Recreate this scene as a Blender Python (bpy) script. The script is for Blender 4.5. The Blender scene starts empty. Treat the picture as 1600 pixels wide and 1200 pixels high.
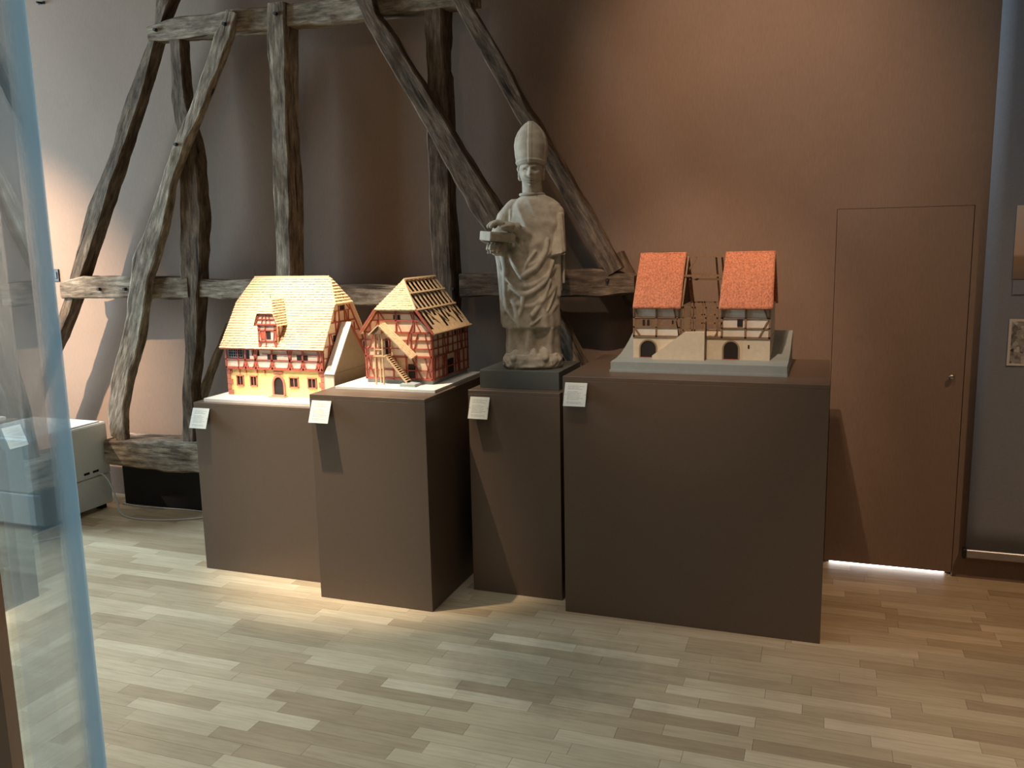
import bpy, bmesh, math, random
from math import sin, cos, pi, radians, sqrt, atan2
from mathutils import Vector, Matrix, noise
random.seed(7)
SC = bpy.context.scene
C = SC.collection

# ------------------------------------------------------------------ camera
FPX, YAW, PITCH, ROLL, HC = 1355.7, .3487, .1646, -.0214, 1.8
cam_d = bpy.data.cameras.new('camera'); cam = bpy.data.objects.new('camera', cam_d); C.objects.link(cam)
cam_d.sensor_width = 36; cam_d.sensor_fit = 'HORIZONTAL'; cam_d.lens = FPX*36/1600; cam_d.clip_start = .005
_f = Vector((-sin(YAW)*cos(PITCH), cos(YAW)*cos(PITCH), -sin(PITCH)))
_r = Vector((cos(YAW), sin(YAW), 0)); _u = _r.cross(_f)
_r2 = _r*cos(ROLL)+_u*sin(ROLL); _u2 = -_r*sin(ROLL)+_u*cos(ROLL)
cam.matrix_world = Matrix(((_r2.x, _u2.x, -_f.x, 0), (_r2.y, _u2.y, -_f.y, 0), (_r2.z, _u2.z, -_f.z, HC), (0, 0, 0, 1)))
SC.camera = cam

# ------------------------------------------------------------------ world, lights, exposure
w = bpy.data.worlds.new('world'); SC.world = w; w.use_nodes = True
w.node_tree.nodes['Background'].inputs[0].default_value = (.55, .75, 1, 1)
w.node_tree.nodes['Background'].inputs[1].default_value = 1.2
SC.view_settings.view_transform = 'Standard'; SC.view_settings.look = 'None'
SC.view_settings.exposure = 0.0; SC.view_settings.gamma = 1; SC.view_settings.use_curve_mapping = False

def look(o, tgt):
    d = Vector(tgt)-o.location
    o.rotation_euler = d.to_track_quat('-Z', 'Y').to_euler()
def spot(name, loc, tgt, power, col, size, blend=.6, rad=.03):
    l = bpy.data.lights.new(name, 'SPOT'); l.energy = power; l.color = col; l.spot_size = radians(size); l.spot_blend = blend
    l.shadow_soft_size = rad
    o = bpy.data.objects.new(name, l); C.objects.link(o); o.location = loc; look(o, tgt); return o
def area(name, loc, tgt, power, col, sx, sy):
    l = bpy.data.lights.new(name, 'AREA'); l.shape = 'RECTANGLE'; l.size = sx; l.size_y = sy; l.energy = power; l.color = col
    o = bpy.data.objects.new(name, l); C.objects.link(o); o.location = loc; look(o, tgt); return o
WARM = (1, .82, .62)
spot('ceiling_spot', (-2.85, 2.95, 4.5), (-2.46, 3.98, 1.15), 1350, WARM, 29, .9)          # over the two left pedestals
spot('ceiling_spot', (-3.25, 2.0, 4.4), (-2.80, 4.05, 1.36), 950, WARM, 15, .9)            # front of the yellow model house
spot('ceiling_spot', (-7.2, 2.2, 4.3), (-5.45, 4.87, 1.42), 3600, (1, .78, .58), 29, 1.0, .03)   # glow on the left of the wall
spot('ceiling_spot', (-.62, 2.2, 4.8), (-.36, 4.87, 2.45), 400, (1, .66, .44), 40, 1.0, .08)    # wash on the wall above the right model
spot('ceiling_spot', (-.75, 1.9, 4.7), (-.66, 4.3, 1.5), 430, (1, .72, .52), 26, .9)           # right model
spot('ceiling_spot', (2.0, 2.6, 4.7), (1.5, 3.9, 0), 360, (1, .66, .42), 60, 1.0, .08)         # floor on the right
spot('ceiling_spot', (-1.85, 2.9, 4.8), (-1.42, 4.2, 1.75), 100, (1, .88, .72), 24, .9, .03)     # statue
spot('ceiling_spot', (-1.6, -1.2, 4.8), (-2.0, 4.8, 1.4), 70, (1, .70, .48), 75, 1.0, .25)     # general light behind the viewer
area('window_daylight', (-8.45, 3.1, 2.3), (-3, 3.1, 1.2), 520, (.62, .84, 1), 2.3, 2.7)
fill_panel = area('floor_fill', (-2.9, 1.9, 4.95), (-2.9, 1.9, 0), 27, (.82, .94, 1), 3.6, 1.6); fill_panel.data.spread = radians(70)  # added overhead fill that brightens the floor, without a skylight in the room

# ------------------------------------------------------------------ materials
def lin(r, g, b):
    f = lambda c: (c/255)/12.92 if c <= 10.31 else ((c/255+.055)/1.055)**2.4
    return (f(r), f(g), f(b), 1)
def N(nt, t, loc=(0, 0), **kw):
    n = nt.nodes.new(t)
    for k, v in kw.items(): setattr(n, k, v)
    return n
def newmat(name):
    m = bpy.data.materials.new(name); m.use_nodes = True
    nt = m.node_tree; return m, nt, nt.nodes['Principled BSDF']
def ramp(nt, fac, stops):
    r = N(nt, 'ShaderNodeValToRGB'); el = r.color_ramp.elements
    while len(el) > len(stops): el.remove(el[-1])
    while len(el) < len(stops): el.new(.5)
    for e, (p, c) in zip(el, stops): e.position = p; e.color = c
    nt.links.new(fac, r.inputs[0]); return r.outputs[0]
def mapping(nt, scale=(1, 1, 1), coord='Object'):
    tc = N(nt, 'ShaderNodeTexCoord'); mp = N(nt, 'ShaderNodeMapping'); mp.inputs['Scale'].default_value = scale
    nt.links.new(tc.outputs[coord], mp.inputs[0]); return mp.outputs[0]
def noisetex(nt, vec, scale, detail=4, rough=.6):
    n = N(nt, 'ShaderNodeTexNoise'); n.inputs['Scale'].default_value = scale; n.inputs['Detail'].default_value = detail; n.inputs['Roughness'].default_value = rough
    if vec: nt.links.new(vec, n.inputs['Vector'])
    return n.outputs['Fac']
def bump(nt, p, h, strength, dist):
    b = N(nt, 'ShaderNodeBump'); b.inputs['Strength'].default_value = strength; b.inputs['Distance'].default_value = dist
    nt.links.new(h, b.inputs['Height']); nt.links.new(b.outputs[0], p.inputs['Normal'])
def sc(c, k): return (min(1, c[0]*k), min(1, c[1]*k), min(1, c[2]*k), 1)
def plain(name, col, rough=.6, var=.12, scale=30, bmp=0, dist=.001, metal=0, spec=.5, vscale=(1, 1, 1)):
    m, nt, p = newmat(name)
    v = mapping(nt, vscale); f = noisetex(nt, v, scale)
    c = ramp(nt, f, [(.3, sc(col, 1-var)), (.7, sc(col, 1+var))])
    nt.links.new(c, p.inputs['Base Color']); p.inputs['Roughness'].default_value = rough; p.inputs['Metallic'].default_value = metal
    p.inputs['Specular IOR Level'].default_value = spec
    if bmp: bump(nt, p, f, bmp, dist)
    return m
def oldwood(name, dark, mid, light, scale=1):
    m, nt, p = newmat(name)
    tc = N(nt, 'ShaderNodeTexCoord'); oi = N(nt, 'ShaderNodeObjectInfo')
    add = N(nt, 'ShaderNodeVectorMath', operation='ADD'); nt.links.new(tc.outputs['Object'], add.inputs[0])
    mul = N(nt, 'ShaderNodeMath', operation='MULTIPLY'); mul.inputs[1].default_value = 37
    nt.links.new(oi.outputs['Random'], mul.inputs[0]); nt.links.new(mul.outputs[0], add.inputs[1])
    mp = N(nt, 'ShaderNodeMapping'); mp.inputs['Scale'].default_value = (7*scale, 34*scale, 44*scale); nt.links.new(add.outputs[0], mp.inputs[0])
    g = noisetex(nt, mp.outputs[0], 1, 8, .7)
    mp2 = N(nt, 'ShaderNodeMapping'); mp2.inputs['Scale'].default_value = (3*scale, 6*scale, 6*scale); nt.links.new(add.outputs[0], mp2.inputs[0])
    b = noisetex(nt, mp2.outputs[0], 1.3, 5, .6)
    c1 = ramp(nt, g, [(.28, dark), (.5, mid), (.68, light)])
    c2 = ramp(nt, b, [(.34, (.40, .33, .27, 1)), (.48, (.85, .82, .78, 1)), (.64, (1.2, 1.2, 1.2, 1))])
    mx = N(nt, 'ShaderNodeMix', data_type='RGBA', blend_type='MULTIPLY'); mx.inputs[0].default_value = .85
    nt.links.new(c1, mx.inputs[6]); nt.links.new(c2, mx.inputs[7])
    mp3 = N(nt, 'ShaderNodeMapping'); mp3.inputs['Scale'].default_value = (1.4*scale, 22*scale, 30*scale); nt.links.new(add.outputs[0], mp3.inputs[0])
    cr = noisetex(nt, mp3.outputs[0], 1, 2, .5); c3 = ramp(nt, cr, [(.30, (.22, .19, .16, 1)), (.36, (1, 1, 1, 1))])
    mx3 = N(nt, 'ShaderNodeMix', data_type='RGBA', blend_type='MULTIPLY'); mx3.inputs[0].default_value = 1
    nt.links.new(mx.outputs[2], mx3.inputs[6]); nt.links.new(c3, mx3.inputs[7]); nt.links.new(mx3.outputs[2], p.inputs['Base Color'])
    p.inputs['Roughness'].default_value = .85; p.inputs['Specular IOR Level'].default_value = .2
    bump(nt, p, g, .8, .008*1/scale)
    return m
def wall_mat(name, col):
    m, nt, p = newmat(name)
    f = noisetex(nt, mapping(nt, (1, 1, 1)), 1.6, 5); g = noisetex(nt, mapping(nt, (160, 160, 22)), 1, 3)
    c = ramp(nt, f, [(.3, sc(col, .93)), (.7, sc(col, 1.06))])
    c2 = ramp(nt, g, [(.3, (.9, .9, .9, 1)), (.7, (1.08, 1.08, 1.08, 1))])
    mx = N(nt, 'ShaderNodeMix', data_type='RGBA', blend_type='MULTIPLY'); mx.inputs[0].default_value = .7
    nt.links.new(c, mx.inputs[6]); nt.links.new(c2, mx.inputs[7]); nt.links.new(mx.outputs[2], p.inputs['Base Color'])
    p.inputs['Roughness'].default_value = .75; p.inputs['Specular IOR Level'].default_value = .25
    bump(nt, p, g, .25, .001); return m
def floor_mat(name, island):
    m, nt, p = newmat(name)
    geo = N(nt, 'ShaderNodeNewGeometry'); oi = N(nt, 'ShaderNodeObjectInfo')
    rnd = geo.outputs['Random Per Island'] if island else oi.outputs['Random']
    base = ramp(nt, rnd, [(0, lin(172, 150, 119)), (.25, lin(188, 167, 134)), (.7, lin(202, 182, 149)), (1, lin(218, 199, 166))])
    mul = N(nt, 'ShaderNodeMath', operation='MULTIPLY'); mul.inputs[1].default_value = 91; nt.links.new(rnd, mul.inputs[0])
    add = N(nt, 'ShaderNodeVectorMath', operation='ADD'); nt.links.new(geo.outputs['Position'], add.inputs[0]); nt.links.new(mul.outputs[0], add.inputs[1])
    mp = N(nt, 'ShaderNodeMapping'); mp.inputs['Scale'].default_value = (5, 60, 5); nt.links.new(add.outputs[0], mp.inputs[0])
    g = noisetex(nt, mp.outputs[0], 1, 6, .65)
    c2 = ramp(nt, g, [(.25, (.78, .76, .72, 1)), (.55, (1, 1, 1, 1)), (.8, (1.06, 1.06, 1.06, 1))])
    big = noisetex(nt, geo.outputs['Position'], 1.7, 4, .55)
    c3 = ramp(nt, big, [(.3, (.8, .8, .8, 1)), (.55, (1, 1, 1, 1))])
    mx = N(nt, 'ShaderNodeMix', data_type='RGBA', blend_type='MULTIPLY'); mx.inputs[0].default_value = 1
    nt.links.new(base, mx.inputs[6]); nt.links.new(c2, mx.inputs[7])
    mx2 = N(nt, 'ShaderNodeMix', data_type='RGBA', blend_type='MULTIPLY'); mx2.inputs[0].default_value = .8
    nt.links.new(mx.outputs[2], mx2.inputs[6]); nt.links.new(c3, mx2.inputs[7])
    # trodden grey patch in front of the pedestals
    sb = N(nt, 'ShaderNodeVectorMath', operation='SUBTRACT'); sb.inputs[1].default_value = (-1.02, 3.28, 0); nt.links.new(geo.outputs['Position'], sb.inputs[0])
    dv = N(nt, 'ShaderNodeVectorMath', operation='DIVIDE'); dv.inputs[1].default_value = (.62, .40, 1); nt.links.new(sb.outputs[0], dv.inputs[0])
    ln_ = N(nt, 'ShaderNodeVectorMath', operation='LENGTH'); nt.links.new(dv.outputs[0], ln_.inputs[0])
    wn_ = noisetex(nt, geo.outputs['Position'], 7, 6, .65); sm = N(nt, 'ShaderNodeMath', operation='MULTIPLY_ADD'); sm.inputs[1].default_value = 1.3
    nt.links.new(wn_, sm.inputs[0]); nt.links.new(ln_.outputs['Value'], sm.inputs[2])
    mp_ = N(nt, 'ShaderNodeMapRange'); mp_.inputs[1].default_value = .9; mp_.inputs[2].default_value = 1.6; nt.links.new(sm.outputs[0], mp_.inputs[0])
    wear = ramp(nt, mp_.outputs[0], [(0, (.68, .70, .72, 1)), (1, (1, 1, 1, 1))])
    mx4 = N(nt, 'ShaderNodeMix', data_type='RGBA', blend_type='MULTIPLY'); mx4.inputs[0].default_value = 1
    nt.links.new(mx2.outputs[2], mx4.inputs[6]); nt.links.new(wear, mx4.inputs[7])
    nt.links.new(mx4.outputs[2], p.inputs['Base Color'])
    rr = ramp(nt, g, [(.3, (.5, .5, .5, 1)), (.7, (.36, .36, .36, 1))]); nt.links.new(rr, p.inputs['Roughness'])
    p.inputs['Specular IOR Level'].default_value = .4
    bump(nt, p, g, .12, .001); return m

M = {}
M['wall'] = wall_mat('brown_wall_paint', lin(134, 113, 97))
M['ceiling'] = plain('ceiling_white', lin(150, 140, 130), .9)
M['pedestal'] = plain('pedestal_brown_paint', lin(100, 83, 69), .40, .04, 60, .06, .0005, spec=.5)
M['plinth'] = plain('plinth_grey_green', lin(88, 90, 84), .5, .05, 50)
M['floor'] = floor_mat('oak_parquet', False); M['floor2'] = floor_mat('oak_parquet_rest', True)
M['subfloor'] = plain('subfloor_dark', lin(45, 38, 30), .9)
M['oak'] = oldwood('weathered_oak', lin(64, 56, 47), lin(136, 122, 105), lin(180, 166, 146))
M['shaded_oak'] = oldwood('brown_oak_in_shade', lin(48, 40, 33), lin(98, 83, 68), lin(134, 116, 96))  # browner oak, darkened for the beams that get less daylight
M['black'] = plain('black_board', lin(30, 30, 30), .8)
M['white_plastic'] = plain('white_plastic', lin(215, 220, 218), .4, .03)
M['dark_plastic'] = plain('dark_plastic', lin(22, 22, 22), .5)
M['cable'] = plain('cable_grey', lin(190, 190, 185), .5, .03)
M['rubber'] = plain('rubber', lin(18, 18, 18), .8)
M['stone'] = plain('grey_sandstone', lin(172, 163, 147), .85, .2, 22, .35, .003, spec=.2)
M['stone_crack'] = M['stone']
M['banner'] = plain('banner_blue_grey', lin(122, 125, 132), .85, .05, 80)
M['metal'] = plain('brushed_aluminium', lin(165, 165, 165), .4, .06, 40, metal=.8)
M['brass'] = plain('brushed_steel_knob', lin(190, 180, 165), .3, .05, metal=1)
M['photo_border'] = plain('photo_border_white', lin(200, 192, 182), .7, .03)
M['frame_wood'] = plain('case_frame_brown', lin(120, 80, 54), .5, .15, 30)
M['frame_light'] = plain('case_frame_light_edge', lin(205, 160, 125), .45, .1, 30)
# models
M['tile'] = plain('clay_tile_tan', lin(224, 192, 152), .8, .10, 90)
M['thatch'] = plain('orange_felt_thatch', lin(202, 132, 102), .95, .38, 130, .9, .004, spec=.1, vscale=(1, 1, .45))
M['red_timber'] = plain('red_painted_timber', lin(174, 86, 68), .6, .2, 80)
M['brown_timber'] = plain('brown_model_timber', lin(136, 108, 82), .7, .2, 80)
M['raw_timber'] = plain('pale_model_timber', lin(212, 178, 136), .7, .15, 80)
M['plaster'] = plain('model_plaster_white', lin(226, 216, 200), .85, .06, 40)
M['plaster_pink'] = plain('model_plaster_cream', lin(232, 208, 178), .85, .06, 40)
M['plaster_yellow'] = plain('model_plaster_yellow', lin(236, 214, 142), .85, .05, 40)
M['sand_red'] = plain('model_red_sandstone', lin(190, 112, 90), .8, .12, 60)
M['board_white'] = plain('base_board_white', lin(226, 222, 212), .6, .03)
M['board_grey'] = plain('base_board_grey_blue', lin(150, 158, 154), .7, .05)
M['wall_grey'] = plain('model_wall_grey_tan', lin(150, 132, 106), .8, .08, 30)
M['dark'] = plain('model_dark_opening', lin(34, 26, 22), .7)
M['gap_shade'] = plain('model_gap_shade', lin(16, 12, 10), .9)  # near-black, stands for the shade between the model's rafters
M['lattice'] = plain('model_lattice_pale_blue', lin(150, 165, 180), .7)
M['cream'] = plain('model_render_cream', lin(216, 202, 176), .85, .06, 40)

def card_mat():
    m, nt, p = newmat('printed_label_card')
    tc = N(nt, 'ShaderNodeTexCoord'); sep = N(nt, 'ShaderNodeSeparateXYZ'); nt.links.new(tc.outputs['Generated'], sep.inputs[0])
    def math_(op, a, b=None):
        n = N(nt, 'ShaderNodeMath', operation=op)
        for i, v in enumerate((a, b)):
            if v is None: continue
            if isinstance(v, (int, float)): n.inputs[i].default_value = v
            else: nt.links.new(v, n.inputs[i])
        return n.outputs[0]
    x, z = sep.outputs[0], sep.outputs[2]
    rows = math_('MULTIPLY', z, 18); fr = math_('FRACT', rows); row = math_('FLOOR', rows)
    line = math_('LESS_THAN', fr, .42)
    rn = N(nt, 'ShaderNodeTexWhiteNoise', noise_dimensions='1D'); nt.links.new(row, rn.inputs['W'])
    lim = math_('ADD', math_('MULTIPLY', rn.outputs['Value'], .45), .45)
    inx = math_('MULTIPLY', math_('GREATER_THAN', x, .14), math_('LESS_THAN', x, lim))
    inz = math_('MULTIPLY', math_('GREATER_THAN', z, .1), math_('LESS_THAN', z, .9))
    skip = math_('GREATER_THAN', rn.outputs['Value'], .15)
    wn = N(nt, 'ShaderNodeTexNoise'); cmb = N(nt, 'ShaderNodeCombineXYZ'); nt.links.new(math_('MULTIPLY', x, 60), cmb.inputs[0]); nt.links.new(math_('MULTIPLY', row, 7.3), cmb.inputs[1])
    nt.links.new(cmb.outputs[0], wn.inputs['Vector']); wn.inputs['Scale'].default_value = 1
    word = math_('GREATER_THAN', wn.outputs['Fac'], .42)
    t = math_('MULTIPLY', math_('MULTIPLY', math_('MULTIPLY', line, inx), math_('MULTIPLY', inz, skip)), word)
    c = ramp(nt, math_('MULTIPLY', t, .5), [(0, lin(226, 226, 214)), (1, lin(70, 66, 60))])
    nt.links.new(c, p.inputs['Base Color']); p.inputs['Roughness'].default_value = .45
    return m
M['card'] = card_mat()
def glass_mat():
    m, nt, p = newmat('clear_case_glass'); nt.nodes.remove(p); out = nt.nodes['Material Output']
    tr = N(nt, 'ShaderNodeBsdfTransparent'); tr.inputs[0].default_value = (.93, .98, .99, 1)
    gl = N(nt, 'ShaderNodeBsdfGlossy'); gl.inputs['Roughness'].default_value = 0; gl.inputs[0].default_value = (.95, .99, 1, 1)
    ge_ = N(nt, 'ShaderNodeNewGeometry'); dt = N(nt, 'ShaderNodeVectorMath', operation='DOT_PRODUCT')
    nt.links.new(ge_.outputs['Normal'], dt.inputs[0]); nt.links.new(ge_.outputs['Incoming'], dt.inputs[1])
    ab = N(nt, 'ShaderNodeMath', operation='ABSOLUTE'); nt.links.new(dt.outputs['Value'], ab.inputs[0])
    om = N(nt, 'ShaderNodeMath', operation='SUBTRACT'); om.inputs[0].default_value = 1; nt.links.new(ab.outputs[0], om.inputs[1])
    pw = N(nt, 'ShaderNodeMath', operation='POWER'); pw.inputs[1].default_value = 5; nt.links.new(om.outputs[0], pw.inputs[0])
    ma = N(nt, 'ShaderNodeMath', operation='MULTIPLY_ADD'); ma.inputs[1].default_value = .96; ma.inputs[2].default_value = .04; nt.links.new(pw.outputs[0], ma.inputs[0])
    mx = N(nt, 'ShaderNodeMixShader'); nt.links.new(ma.outputs[0], mx.inputs[0]); nt.links.new(tr.outputs[0], mx.inputs[1]); nt.links.new(gl.outputs[0], mx.inputs[2])
    nt.links.new(mx.outputs[0], out.inputs['Surface']); return m
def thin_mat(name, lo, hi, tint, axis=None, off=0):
    """clear sheet with a thin translucent film; an axis adds a painted light streak towards the edge"""
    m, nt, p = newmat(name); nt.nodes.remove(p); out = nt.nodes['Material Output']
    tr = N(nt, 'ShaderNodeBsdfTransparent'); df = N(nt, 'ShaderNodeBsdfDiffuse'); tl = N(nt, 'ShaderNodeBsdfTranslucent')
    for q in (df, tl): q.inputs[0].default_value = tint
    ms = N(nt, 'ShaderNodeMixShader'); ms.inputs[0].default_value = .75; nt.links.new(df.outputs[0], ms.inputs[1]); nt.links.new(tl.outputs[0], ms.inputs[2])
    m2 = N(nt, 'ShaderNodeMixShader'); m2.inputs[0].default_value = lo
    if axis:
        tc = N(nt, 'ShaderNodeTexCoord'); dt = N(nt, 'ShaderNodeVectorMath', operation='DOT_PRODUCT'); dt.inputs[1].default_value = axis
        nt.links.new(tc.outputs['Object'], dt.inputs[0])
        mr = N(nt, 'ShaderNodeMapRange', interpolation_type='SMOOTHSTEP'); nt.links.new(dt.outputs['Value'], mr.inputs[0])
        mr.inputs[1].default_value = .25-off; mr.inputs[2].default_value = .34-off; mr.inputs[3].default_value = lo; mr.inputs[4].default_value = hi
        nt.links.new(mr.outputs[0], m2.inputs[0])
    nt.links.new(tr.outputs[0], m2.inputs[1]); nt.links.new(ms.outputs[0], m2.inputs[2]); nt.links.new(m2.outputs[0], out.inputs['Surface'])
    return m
M['glass'] = glass_mat()
M['streak_film'] = thin_mat('painted_light_streak', .10, .55, (.74, .92, 1, 1), (-.708, .706, 0), .26)  # blue streak of light near the pane's edge, painted as a translucent film
M['thin_glass'] = thin_mat('side_glass', .04, .04, (.7, .9, 1, 1))
def emis(name, col, s):
    m, nt, p = newmat(name); p.inputs['Base Color'].default_value = col
    p.inputs['Emission Color'].default_value = col; p.inputs['Emission Strength'].default_value = s; return m
M['lit_room'] = emis('bright_room_beyond_door', (.9, .93, 1, 1), 6)
def photo_mat(name, lo, hi, scale):
    m, nt, p = newmat(name)
    v = N(nt, 'ShaderNodeTexVoronoi'); v.inputs['Scale'].default_value = scale; nt.links.new(mapping(nt, (1, 1, 1)), v.inputs['Vector'])
    n = noisetex(nt, v.outputs['Color'], 3, 3)
    c = ramp(nt, n, [(.35, lo), (.65, hi)]); nt.links.new(c, p.inputs['Base Color']); p.inputs['Roughness'].default_value = .5
    return m
M['photo_bw'] = photo_mat('black_and_white_photo', lin(60, 56, 52), lin(190, 184, 176), 60)
def grad_photo():
    m, nt, p = newmat('landscape_print')
    tc = N(nt, 'ShaderNodeTexCoord'); sep = N(nt, 'ShaderNodeSeparateXYZ'); nt.links.new(tc.outputs['Generated'], sep.inputs[0])
    c = ramp(nt, sep.outputs[2], [(0, lin(120, 104, 88)), (.3, lin(150, 120, 92)), (.34, lin(190, 160, 140)), (1, lin(200, 184, 172))])
    nt.links.new(c, p.inputs['Base Color']); p.inputs['Roughness'].default_value = .5; return m
M['photo_land'] = grad_photo()

# ------------------------------------------------------------------ object helpers
def mesh_of(name, verts, faces):
    me = bpy.data.meshes.new(name); me.from_pydata([tuple(v) for v in verts], [], faces); me.update(); return me
def link(name, me, mat=None, parent=None, loc=None):
    o = bpy.data.objects.new(name, me); C.objects.link(o)
    if mat is not None and len(me.materials) == 0: me.materials.append(M[mat] if isinstance(mat, str) else mat)
    if parent is not None: o.parent = parent
    if loc is not None: o.location = loc
    return o
def tag(o, label=None, cat=None, group=None, kind=None):
    if label: o['label'] = label
    if cat: o['category'] = cat
    if group: o['group'] = group
    if kind: o['kind'] = kind
    return o
def empty(name, loc, rotz=0):
    o = bpy.data.objects.new(name, None); C.objects.link(o); o.location = loc; o.rotation_euler = (0, 0, rotz); o.empty_display_size = .1; return o
def smooth(o, angle=None):
    for p in o.data.polygons: p.use_smooth = True
    return o
BOXF = [(0, 3, 2, 1), (4, 5, 6, 7), (0, 1, 5, 4), (1, 2, 6, 5), (2, 3, 7, 6), (3, 0, 4, 7)]
def boxv(x0, x1, y0, y1, z0, z1):
    return [(x0, y0, z0), (x1, y0, z0), (x1, y1, z0), (x0, y1, z0), (x0, y0, z1), (x1, y0, z1), (x1, y1, z1), (x0, y1, z1)]
def bevel_box(x0, x1, y0, y1, z0, z1, r=.002, seg=1):
    bm = bmesh.new()
    vs = [bm.verts.new(v) for v in boxv(x0, x1, y0, y1, z0, z1)]
    for f in BOXF: bm.faces.new([vs[i] for i in f])
    if r: bmesh.ops.bevel(bm, geom=bm.edges[:], offset=r, segments=seg, affect='EDGES', profile=.5)
    me = bpy.data.meshes.new('box'); bm.to_mesh(me); bm.free(); return me
class Asm:
    """collects world-space pieces of one thing and links them as parts around its origin"""
    def __init__(s, name, origin, label, cat, group=None):
        s.o = Vector(origin); s.root = tag(empty(name, origin), label, cat, group)
    def mesh(s, name, verts, faces, mat, parent=None, sm=False):
        me = mesh_of(name, [Vector(v)-s.o for v in verts], faces)
        o = link(name, me, mat, parent or s.root)
        if sm: smooth(o)
        return o
    def box(s, name, x0, x1, y0, y1, z0, z1, mat, parent=None, r=0):
        if r:
            me = bevel_box(x0-s.o.x, x1-s.o.x, y0-s.o.y, y1-s.o.y, z0-s.o.z, z1-s.o.z, r)
            return link(name, me, mat, parent or s.root)
        return s.mesh(name, boxv(x0, x1, y0, y1, z0, z1), BOXF, mat, parent)
    def bar(s, name, a, b, wd, th, n, mat, parent=None):
        """square bar from a to b; wd across, th along n (centred on the line)"""
        a, b, n = Vector(a), Vector(b), Vector(n).normalized()
        t = (b-a).normalized(); q = t.cross(n).normalized()*(wd/2); n = t.cross(q).normalized()*(th/2)
        vs = [a-q-n, a+q-n, a+q+n, a-q+n, b-q-n, b+q-n, b+q+n, b-q+n]
        fs = [(0, 1, 2, 3), (7, 6, 5, 4), (0, 4, 5, 1), (1, 5, 6, 2), (2, 6, 7, 3), (3, 7, 4, 0)]
        return s.mesh(name, vs, fs, mat, parent)
    def prism(s, name, poly, vec, mat, parent=None):
        """polygon (list of 3D points) extruded by vec"""
        k = len(poly); vec = Vector(vec)
        vs = [Vector(p) for p in poly]+[Vector(p)+vec for p in poly]
        fs = [tuple(range(k))[::-1], tuple(range(k, 2*k))]+[(i, (i+1) % k, k+(i+1) % k, k+i) for i in range(k)]
        return s.mesh(name, vs, fs, mat, parent)
    def tiles(s, name, L, R, rows, tw, mat, parent=None, lift=.0062, n=None, jag=.0014):
        """courses of tiles between the side polylines L(t), R(t), t 0 at the eave, 1 at the top"""
        vs, fs = [], []
        nn = n
        for i in range(rows):
            t0, t1 = i/rows, (i+1.15)/rows
            t1 = min(t1, 1.0)
            a0, b0, a1, b1 = Vector(L(t0)), Vector(R(t0)), Vector(L(t1)), Vector(R(t1))
            nn = n or ((b0-a0).cross(((a1+b1)-(a0+b0))).normalized())
            nn = Vector(nn)
            wdt = (b0-a0).length
            if wdt < 1e-5: continue
            k = max(1, int(round(wdt/tw))); off = .5 if i % 2 else 0
            cuts = [0]+[(j+off)/k for j in range(1 if off == 0 else 0, k) if 0 < (j+off)/k < 1]+[1]
            for c0, c1 in zip(cuts[:-1], cuts[1:]):
                e = (c1-c0)*.04
                h = lift+random.uniform(-jag, jag)
                down = (a0-a1).normalized()*random.uniform(0, jag)
                p = [a0.lerp(b0, c0+e)+nn*h+down, a0.lerp(b0, c1-e)+nn*h+down, a1.lerp(b1, c1-e)+nn*.0008, a1.lerp(b1, c0+e)+nn*.0008,
                     a0.lerp(b0, c0+e)+down-nn*.001, a0.lerp(b0, c1-e)+down-nn*.001]
                q = len(vs); vs += p; fs += [(q, q+1, q+2, q+3), (q+4, q+5, q+1, q), (q+4, q, q+3), (q+5, q+2, q+1)]
        o = s.mesh(name, vs, fs, mat, parent); o['kind'] = 'stuff'; return o

def lerp(a, b, t): return a+(b-a)*t
def interp(pts, x):
    if x <= pts[0][0]: return pts[0][1]
    for (a, va), (b, vb) in zip(pts[:-1], pts[1:]):
        if x <= b: return lerp(va, vb, (x-a)/(b-a)) if b > a else vb
    return pts[-1][1]

# ------------------------------------------------------------------ room shell
WY = 4.868; XL, XR, YF, ZC = -8.6, 4.2, -4.5, 5.0
DX0, DX1, DZ = .037, .675, 1.921
def struct(name, boxes, mat, label=None):
    vs, fs = [], []
    for b in boxes:
        k = len(vs); vs += boxv(*b); fs += [tuple(k+i for i in f) for f in BOXF]
    o = link(name, mesh_of(name, vs, fs), mat); o['kind'] = 'structure'
    if label: o['label'] = label
    return o
struct('wall_back', [(XL, DX0, WY, WY+.15, -.05, ZC), (DX0, DX1, WY, WY+.15, DZ, ZC), (DX1, XR, WY, WY+.15, -.05, ZC)], 'wall', 'brown painted exhibition wall behind the timber frame and pedestals')
WX0, WX1, WZ0, WZ1 = 1.85, 4.35, .9, 3.7
struct('wall_left', [(XL-.15, XL, YF, WX0, -.05, ZC), (XL-.15, XL, WX1, WY, -.05, ZC), (XL-.15, XL, WX0, WX1, -.05, WZ0), (XL-.15, XL, WX0, WX1, WZ1, ZC)], 'wall')
struct('wall_right', [(XR, XR+.15, YF, WY, -.05, ZC)], 'wall')
struct('wall_front', [(XL, XR, YF-.15, YF, -.05, ZC)], 'wall')
struct('ceiling', [(XL, XR, YF, WY, ZC, ZC+.1)], 'ceiling')
floor = struct('floor', [(XL, XR, YF, WY+1.3, -.06, -.013)], 'subfloor', 'pale oak strip parquet floor')
win = struct('window_1', [(XL-.1, XL-.05, WX0, WX0+.06, WZ0, WZ1), (XL-.1, XL-.05, WX1-.06, WX1, WZ0, WZ1), (XL-.1, XL-.05, WX0, WX1, WZ0, WZ0+.06), (XL-.1, XL-.05, WX0, WX1, WZ1-.06, WZ1)], 'white_plastic')

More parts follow.
